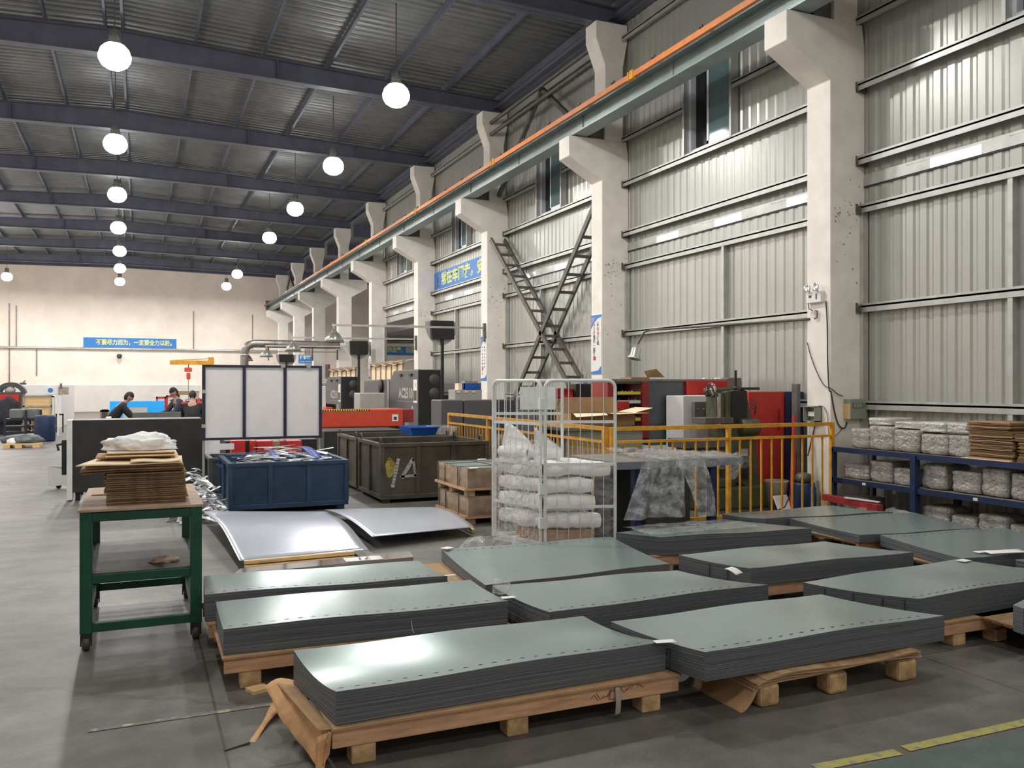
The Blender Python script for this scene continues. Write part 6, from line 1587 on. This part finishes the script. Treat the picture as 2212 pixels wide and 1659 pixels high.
def pose(lean, hipz=.88, arm=.5, look=(1, 0, -.5), spread=.0):
    V3 = Vector; s, c = math.sin(lean), math.cos(lean)
    pel = V3((-.15 * s, 0, hipz))
    def up(h, y=0, f=0): return pel + V3((h * s + f * c, y, h * c - f * s))
    J = dict(pel=pel, waist=up(.20), chest=up(.40), neck=up(.54), head=up(.54) + V3((.10 * min(1, s + .25), 0, .13)))
    J['look'] = V3(look)
    for k, y in (('L', 1), ('R', -1)):
        sh = up(.44, .19 * y); J['sh' + k] = sh
        J['el' + k] = sh + V3((.12 + .1 * arm, .05 * y, -.25)); J['wr' + k] = J['el' + k] + V3((.23, -.03 * y, -.06))
        J['hp' + k] = pel + V3((0, .09 * y, -.06)); J['kn' + k] = V3((.04 - spread * y, .11 * y, .48)); J['an' + k] = V3((-.04 - spread * y, .12 * y, .085))
    return J
p = PY(246, 900, 21.4)
person('person in a dark jacket leaning over the workbench, left of the other workers', (p.x, 21.4, 0), .1, pose(.62, .80, .9, (1, 0, -.6)), 'jacket', 'trousers')
p = PY(391, 900, 22.0)
person('person with a dark cap in a grey-blue jacket, turned to the left at the workbench', (p.x, 22.0, 0), math.radians(200), pose(.30, .82, .5, (1, 0, -.5)), 'jacket_blue', 'trousers', 'jacket')
p = PY(415, 900, 20.9)
person('person in black with dark red shoulders bending forward, seen from behind', (p.x, 20.9, 0), math.radians(85), pose(.5, .80, .4, (1, 0, -.9)), 'jacket', 'trousers', None, 'red_dark')

# ================================================================== LEFT BACKGROUND
t = thing('control_booth', 'white container booth with small safety signs near the left edge', 'booth')
Y = 37; a, c = PY(0, 831, Y), PY(133, 930, Y); a.x = -9.0
B().box(a.x, Y, 0, c.x, Y + 7, PY(130, 831, Y).z).build('body', ['whitepanel'], t, .02)
p = PY(109, 843, Y); B().lathe((p.x, Y - .02, p.z), [(0, 0), (.09, 0), (.09, .012)], 20, 0, 'y', False).build('round_sign', ['banner_blue'], t)
B().box(p.x - .14, Y - .012, p.z - .16, p.x + .14, Y - .005, p.z + .13).build('sign_plate', ['paper'], t); B().box(p.x + .26, Y - .012, p.z - .17, p.x + .62, Y - .005, p.z + .12).build('notice', ['bucket'], t)
B().box(c.x - .05, Y - .1, PY(130, 831, Y).z - .1, c.x + .02, Y, PY(130, 831, Y).z + .05).build('corner_bracket', ['dark_steel'], t)
t = thing('press_machine', 'black and red machine with a round hooded top at the left edge', 'machine')
Y = 33; a, c = PY(-60, 847, Y), PY(46, 915, Y)
B().box(a.x, Y, 0, c.x, Y + 1.2, PY(0, 847, Y).z).build('body', ['charcoal'], t, .03)
B().box(a.x, Y - .04, .45, PY(41, 870, Y).x, Y - .001, PY(0, 852, Y).z).build('red_front', ['red'], t)
cx = PY(22, 845, Y).x; cz = PY(0, 850, Y).z; ro = .44
pts = [(cx + ro * math.cos(q), Y + .1, cz + .85 * ro * math.sin(q)) for q in [k * math.pi / 14 for k in range(15)]]
pin = [(cx + ro * .68 * math.cos(q), Y + .1, cz + .85 * ro * .6 * math.sin(q)) for q in [k * math.pi / 14 for k in range(14, -1, -1)]]
ar = B()
for k in range(14): ar.prism([pts[k], pts[k + 1], pin[14 - k - 1], pin[14 - k]], (0, .5, 0))
ar.build('hood_arch', ['charcoal'], t)
B().lathe((cx - .02, Y + .2, cz + .02), [(0, 0), (.14, 0), (.16, .1), (.1, .2), (0, .2)], 16).build('motor', ['machine_light'], t)
lump('dark_cover', 'dark crumpled cover on the front of the red machine at the left edge', (PY(14, 900, 32.6).x, 32.55, .35), .55, 'jacket', 'cover', 4, .35, (.9, .5, 1.1), 3)
t = thing('wooden_crate', 'light wooden crate with two panels by the white booth', 'crate')
Y = 31.5; a, c = PY(51, 855, Y), PY(112, 935, Y)
B().box(a.x, Y, .5, c.x, Y + 1.2, a.z).build('box', ['woodpale'], t, .01)
for z in (a.z - .03, .93): B().box(a.x - .02, Y - .03, z, c.x + .02, Y - .001, z + .05).build('batten', ['bucket'], t)
for x in (a.x - .02, c.x - .03): B().box(x, Y - .03, .0, x + .05, Y - .001, a.z).build('upright', ['bucket'], t)
B().box(a.x, Y, 0, c.x, Y + 1.1, .5).build('lower_box', ['whitepanel'], t)
t = thing('white_rack', 'narrow white steel rack right of the wooden crate', 'rack')
a, c = PY(113, 855, 30.5), PY(119, 935, 30.5)
B().box(a.x, 30.5, 0, a.x + .05, 30.55, a.z).box(c.x + .0, 31.2, 0, c.x + .05, 31.25, a.z).box(a.x, 30.5, a.z - .05, a.x + .05, 31.2, a.z).box(a.x, 30.5, .3, a.x + .05, 31.2, .35).build('frame', ['white'], t)
t = thing('stand', 'small dark stand with a white board at the right side of the booth', 'stand')
a, c = PY(120, 894, 33.5), PY(134, 925, 33.5)
B().box(a.x, 33.5, 0, a.x + .05, 33.55, a.z).box(c.x, 33.5, 0, c.x + .05, 33.55, a.z).box(a.x, 33.5, a.z - .05, c.x + .05, 33.55, a.z).build('frame', ['charcoal'], t)
B().box(a.x + .08, 33.5, .15, c.x - .05, 33.52, a.z - .08).build('board', ['white'], t)
for i, (u0, u1, v0, v1, m_, n) in enumerate(((20, 50, 884, 904, 'boxgray', 'upper left'), (56, 87, 883, 904, 'boxgray', 'upper right'), (50, 64, 907, 919, 'woodend', 'middle left'), (68, 88, 906, 920, 'woodend', 'middle right'), (50, 64, 924, 932, 'woodend', 'lower left'), (68, 90, 923, 932, 'woodend', 'lower right'))):
    Y = 29.0; a, c = PY(u0, v0, Y), PY(u1, v1, Y)
    tag(B().box(a.x, Y, c.z, c.x, Y + .5, a.z).build('machine_unit', [m_], None, .03), '%s unit of the grey boxes racked at the left before the crate' % n, 'box', 'grey boxes racked at the left')
t = thing('box_rack', 'dark blue rack holding the grey boxes at the left', 'rack')
Y = 28.95; a, c = PY(8, 883, Y), PY(90, 935, Y)
for v in (904, 920, 933): z = PY(50, v, Y).z; B().box(a.x, Y, z - .05, c.x, Y + .6, z - .003).build('shelf', ['frame_navy'], t)
for x in (a.x, (a.x + c.x) / 2 + .05, c.x - .05): B().box(x, Y - .03, 0, x + .06, Y - .001, PY(50, 886, Y).z).build('post', ['frame_navy'], t)
t = thing('barrel', 'dark blue barrel right of the grey boxes at the left', 'barrel')
p = PY(97, 930, 28.4); B().lathe((p.x, 28.4, 0), [(0, 0), (.26, 0), (.28, .05), (.28, .7), (.25, .76), (0, .76)], 20).build('body', ['navy'], t)
t = thing('pallet', 'pale empty pallet with scraps on the floor at the far left', 'pallet')
Y = 25.6
for (x0, x1, y0) in ((PY(5, 940, Y).x, PY(85, 940, Y).x, Y), (PY(5, 940, Y).x, PY(85, 940, Y).x, Y + .7)): B().box(x0, y0, .08, x1, y0 + .12, .11).build('deck_board', ['woodpale'], t)
for u in (6, 32, 70): x = PY(u, 950, Y).x; B().box(x, Y, 0, x + .16, Y + .8, .08).build('block', ['woodpale'], t)
lump('scrap_lump', 'dark grey crumpled scrap on the pale far left pallet', (PY(45, 940, Y).x, Y + .35, .111), .4, 'toolgray', 'scrap', 6, .3, (1.2, .6, .4), 3)
lump('white_lump', 'small white crumpled wrap on the pale far left pallet', (PY(24, 938, Y).x, Y + .2, .111), .12, 'film_white', 'wrap', 9, .4, (1.1, .8, .9), 3)
t = thing('small_device', 'small dark device on top of the booth edge', 'device')
p = PY(50, 828, 37.2); B().box(p.x - .1, 37.1, PY(130, 831, 37).z, p.x + .1, 37.3, PY(130, 831, 37).z + .08).tube([(p.x, 37.2, PY(130, 831, 37).z + .08), (p.x + .08, 37.2, PY(130, 831, 37).z + .16)], .02, 6).build('body', ['charcoal'], t)
# ------------------------------------------------------------------ put every empty at the base of its thing
bpy.context.view_layer.update()
for t in THINGS:
    pts = []
    def walk(o, off):
        for ch in o.children:
            if ch.type == 'MESH': pts.extend((off + ch.location + Vector(c)) for c in (ch.bound_box[0], ch.bound_box[6]))
            walk(ch, off + ch.location)
    walk(t, Vector((0, 0, 0)))
    if not pts: continue
    mn = [min(p[i] for p in pts) for i in range(3)]; mx = [max(p[i] for p in pts) for i in range(3)]
    off = Vector(((mn[0] + mx[0]) / 2, (mn[1] + mx[1]) / 2, mn[2]))
    t.location = off
    for ch in t.children: ch.location -= off
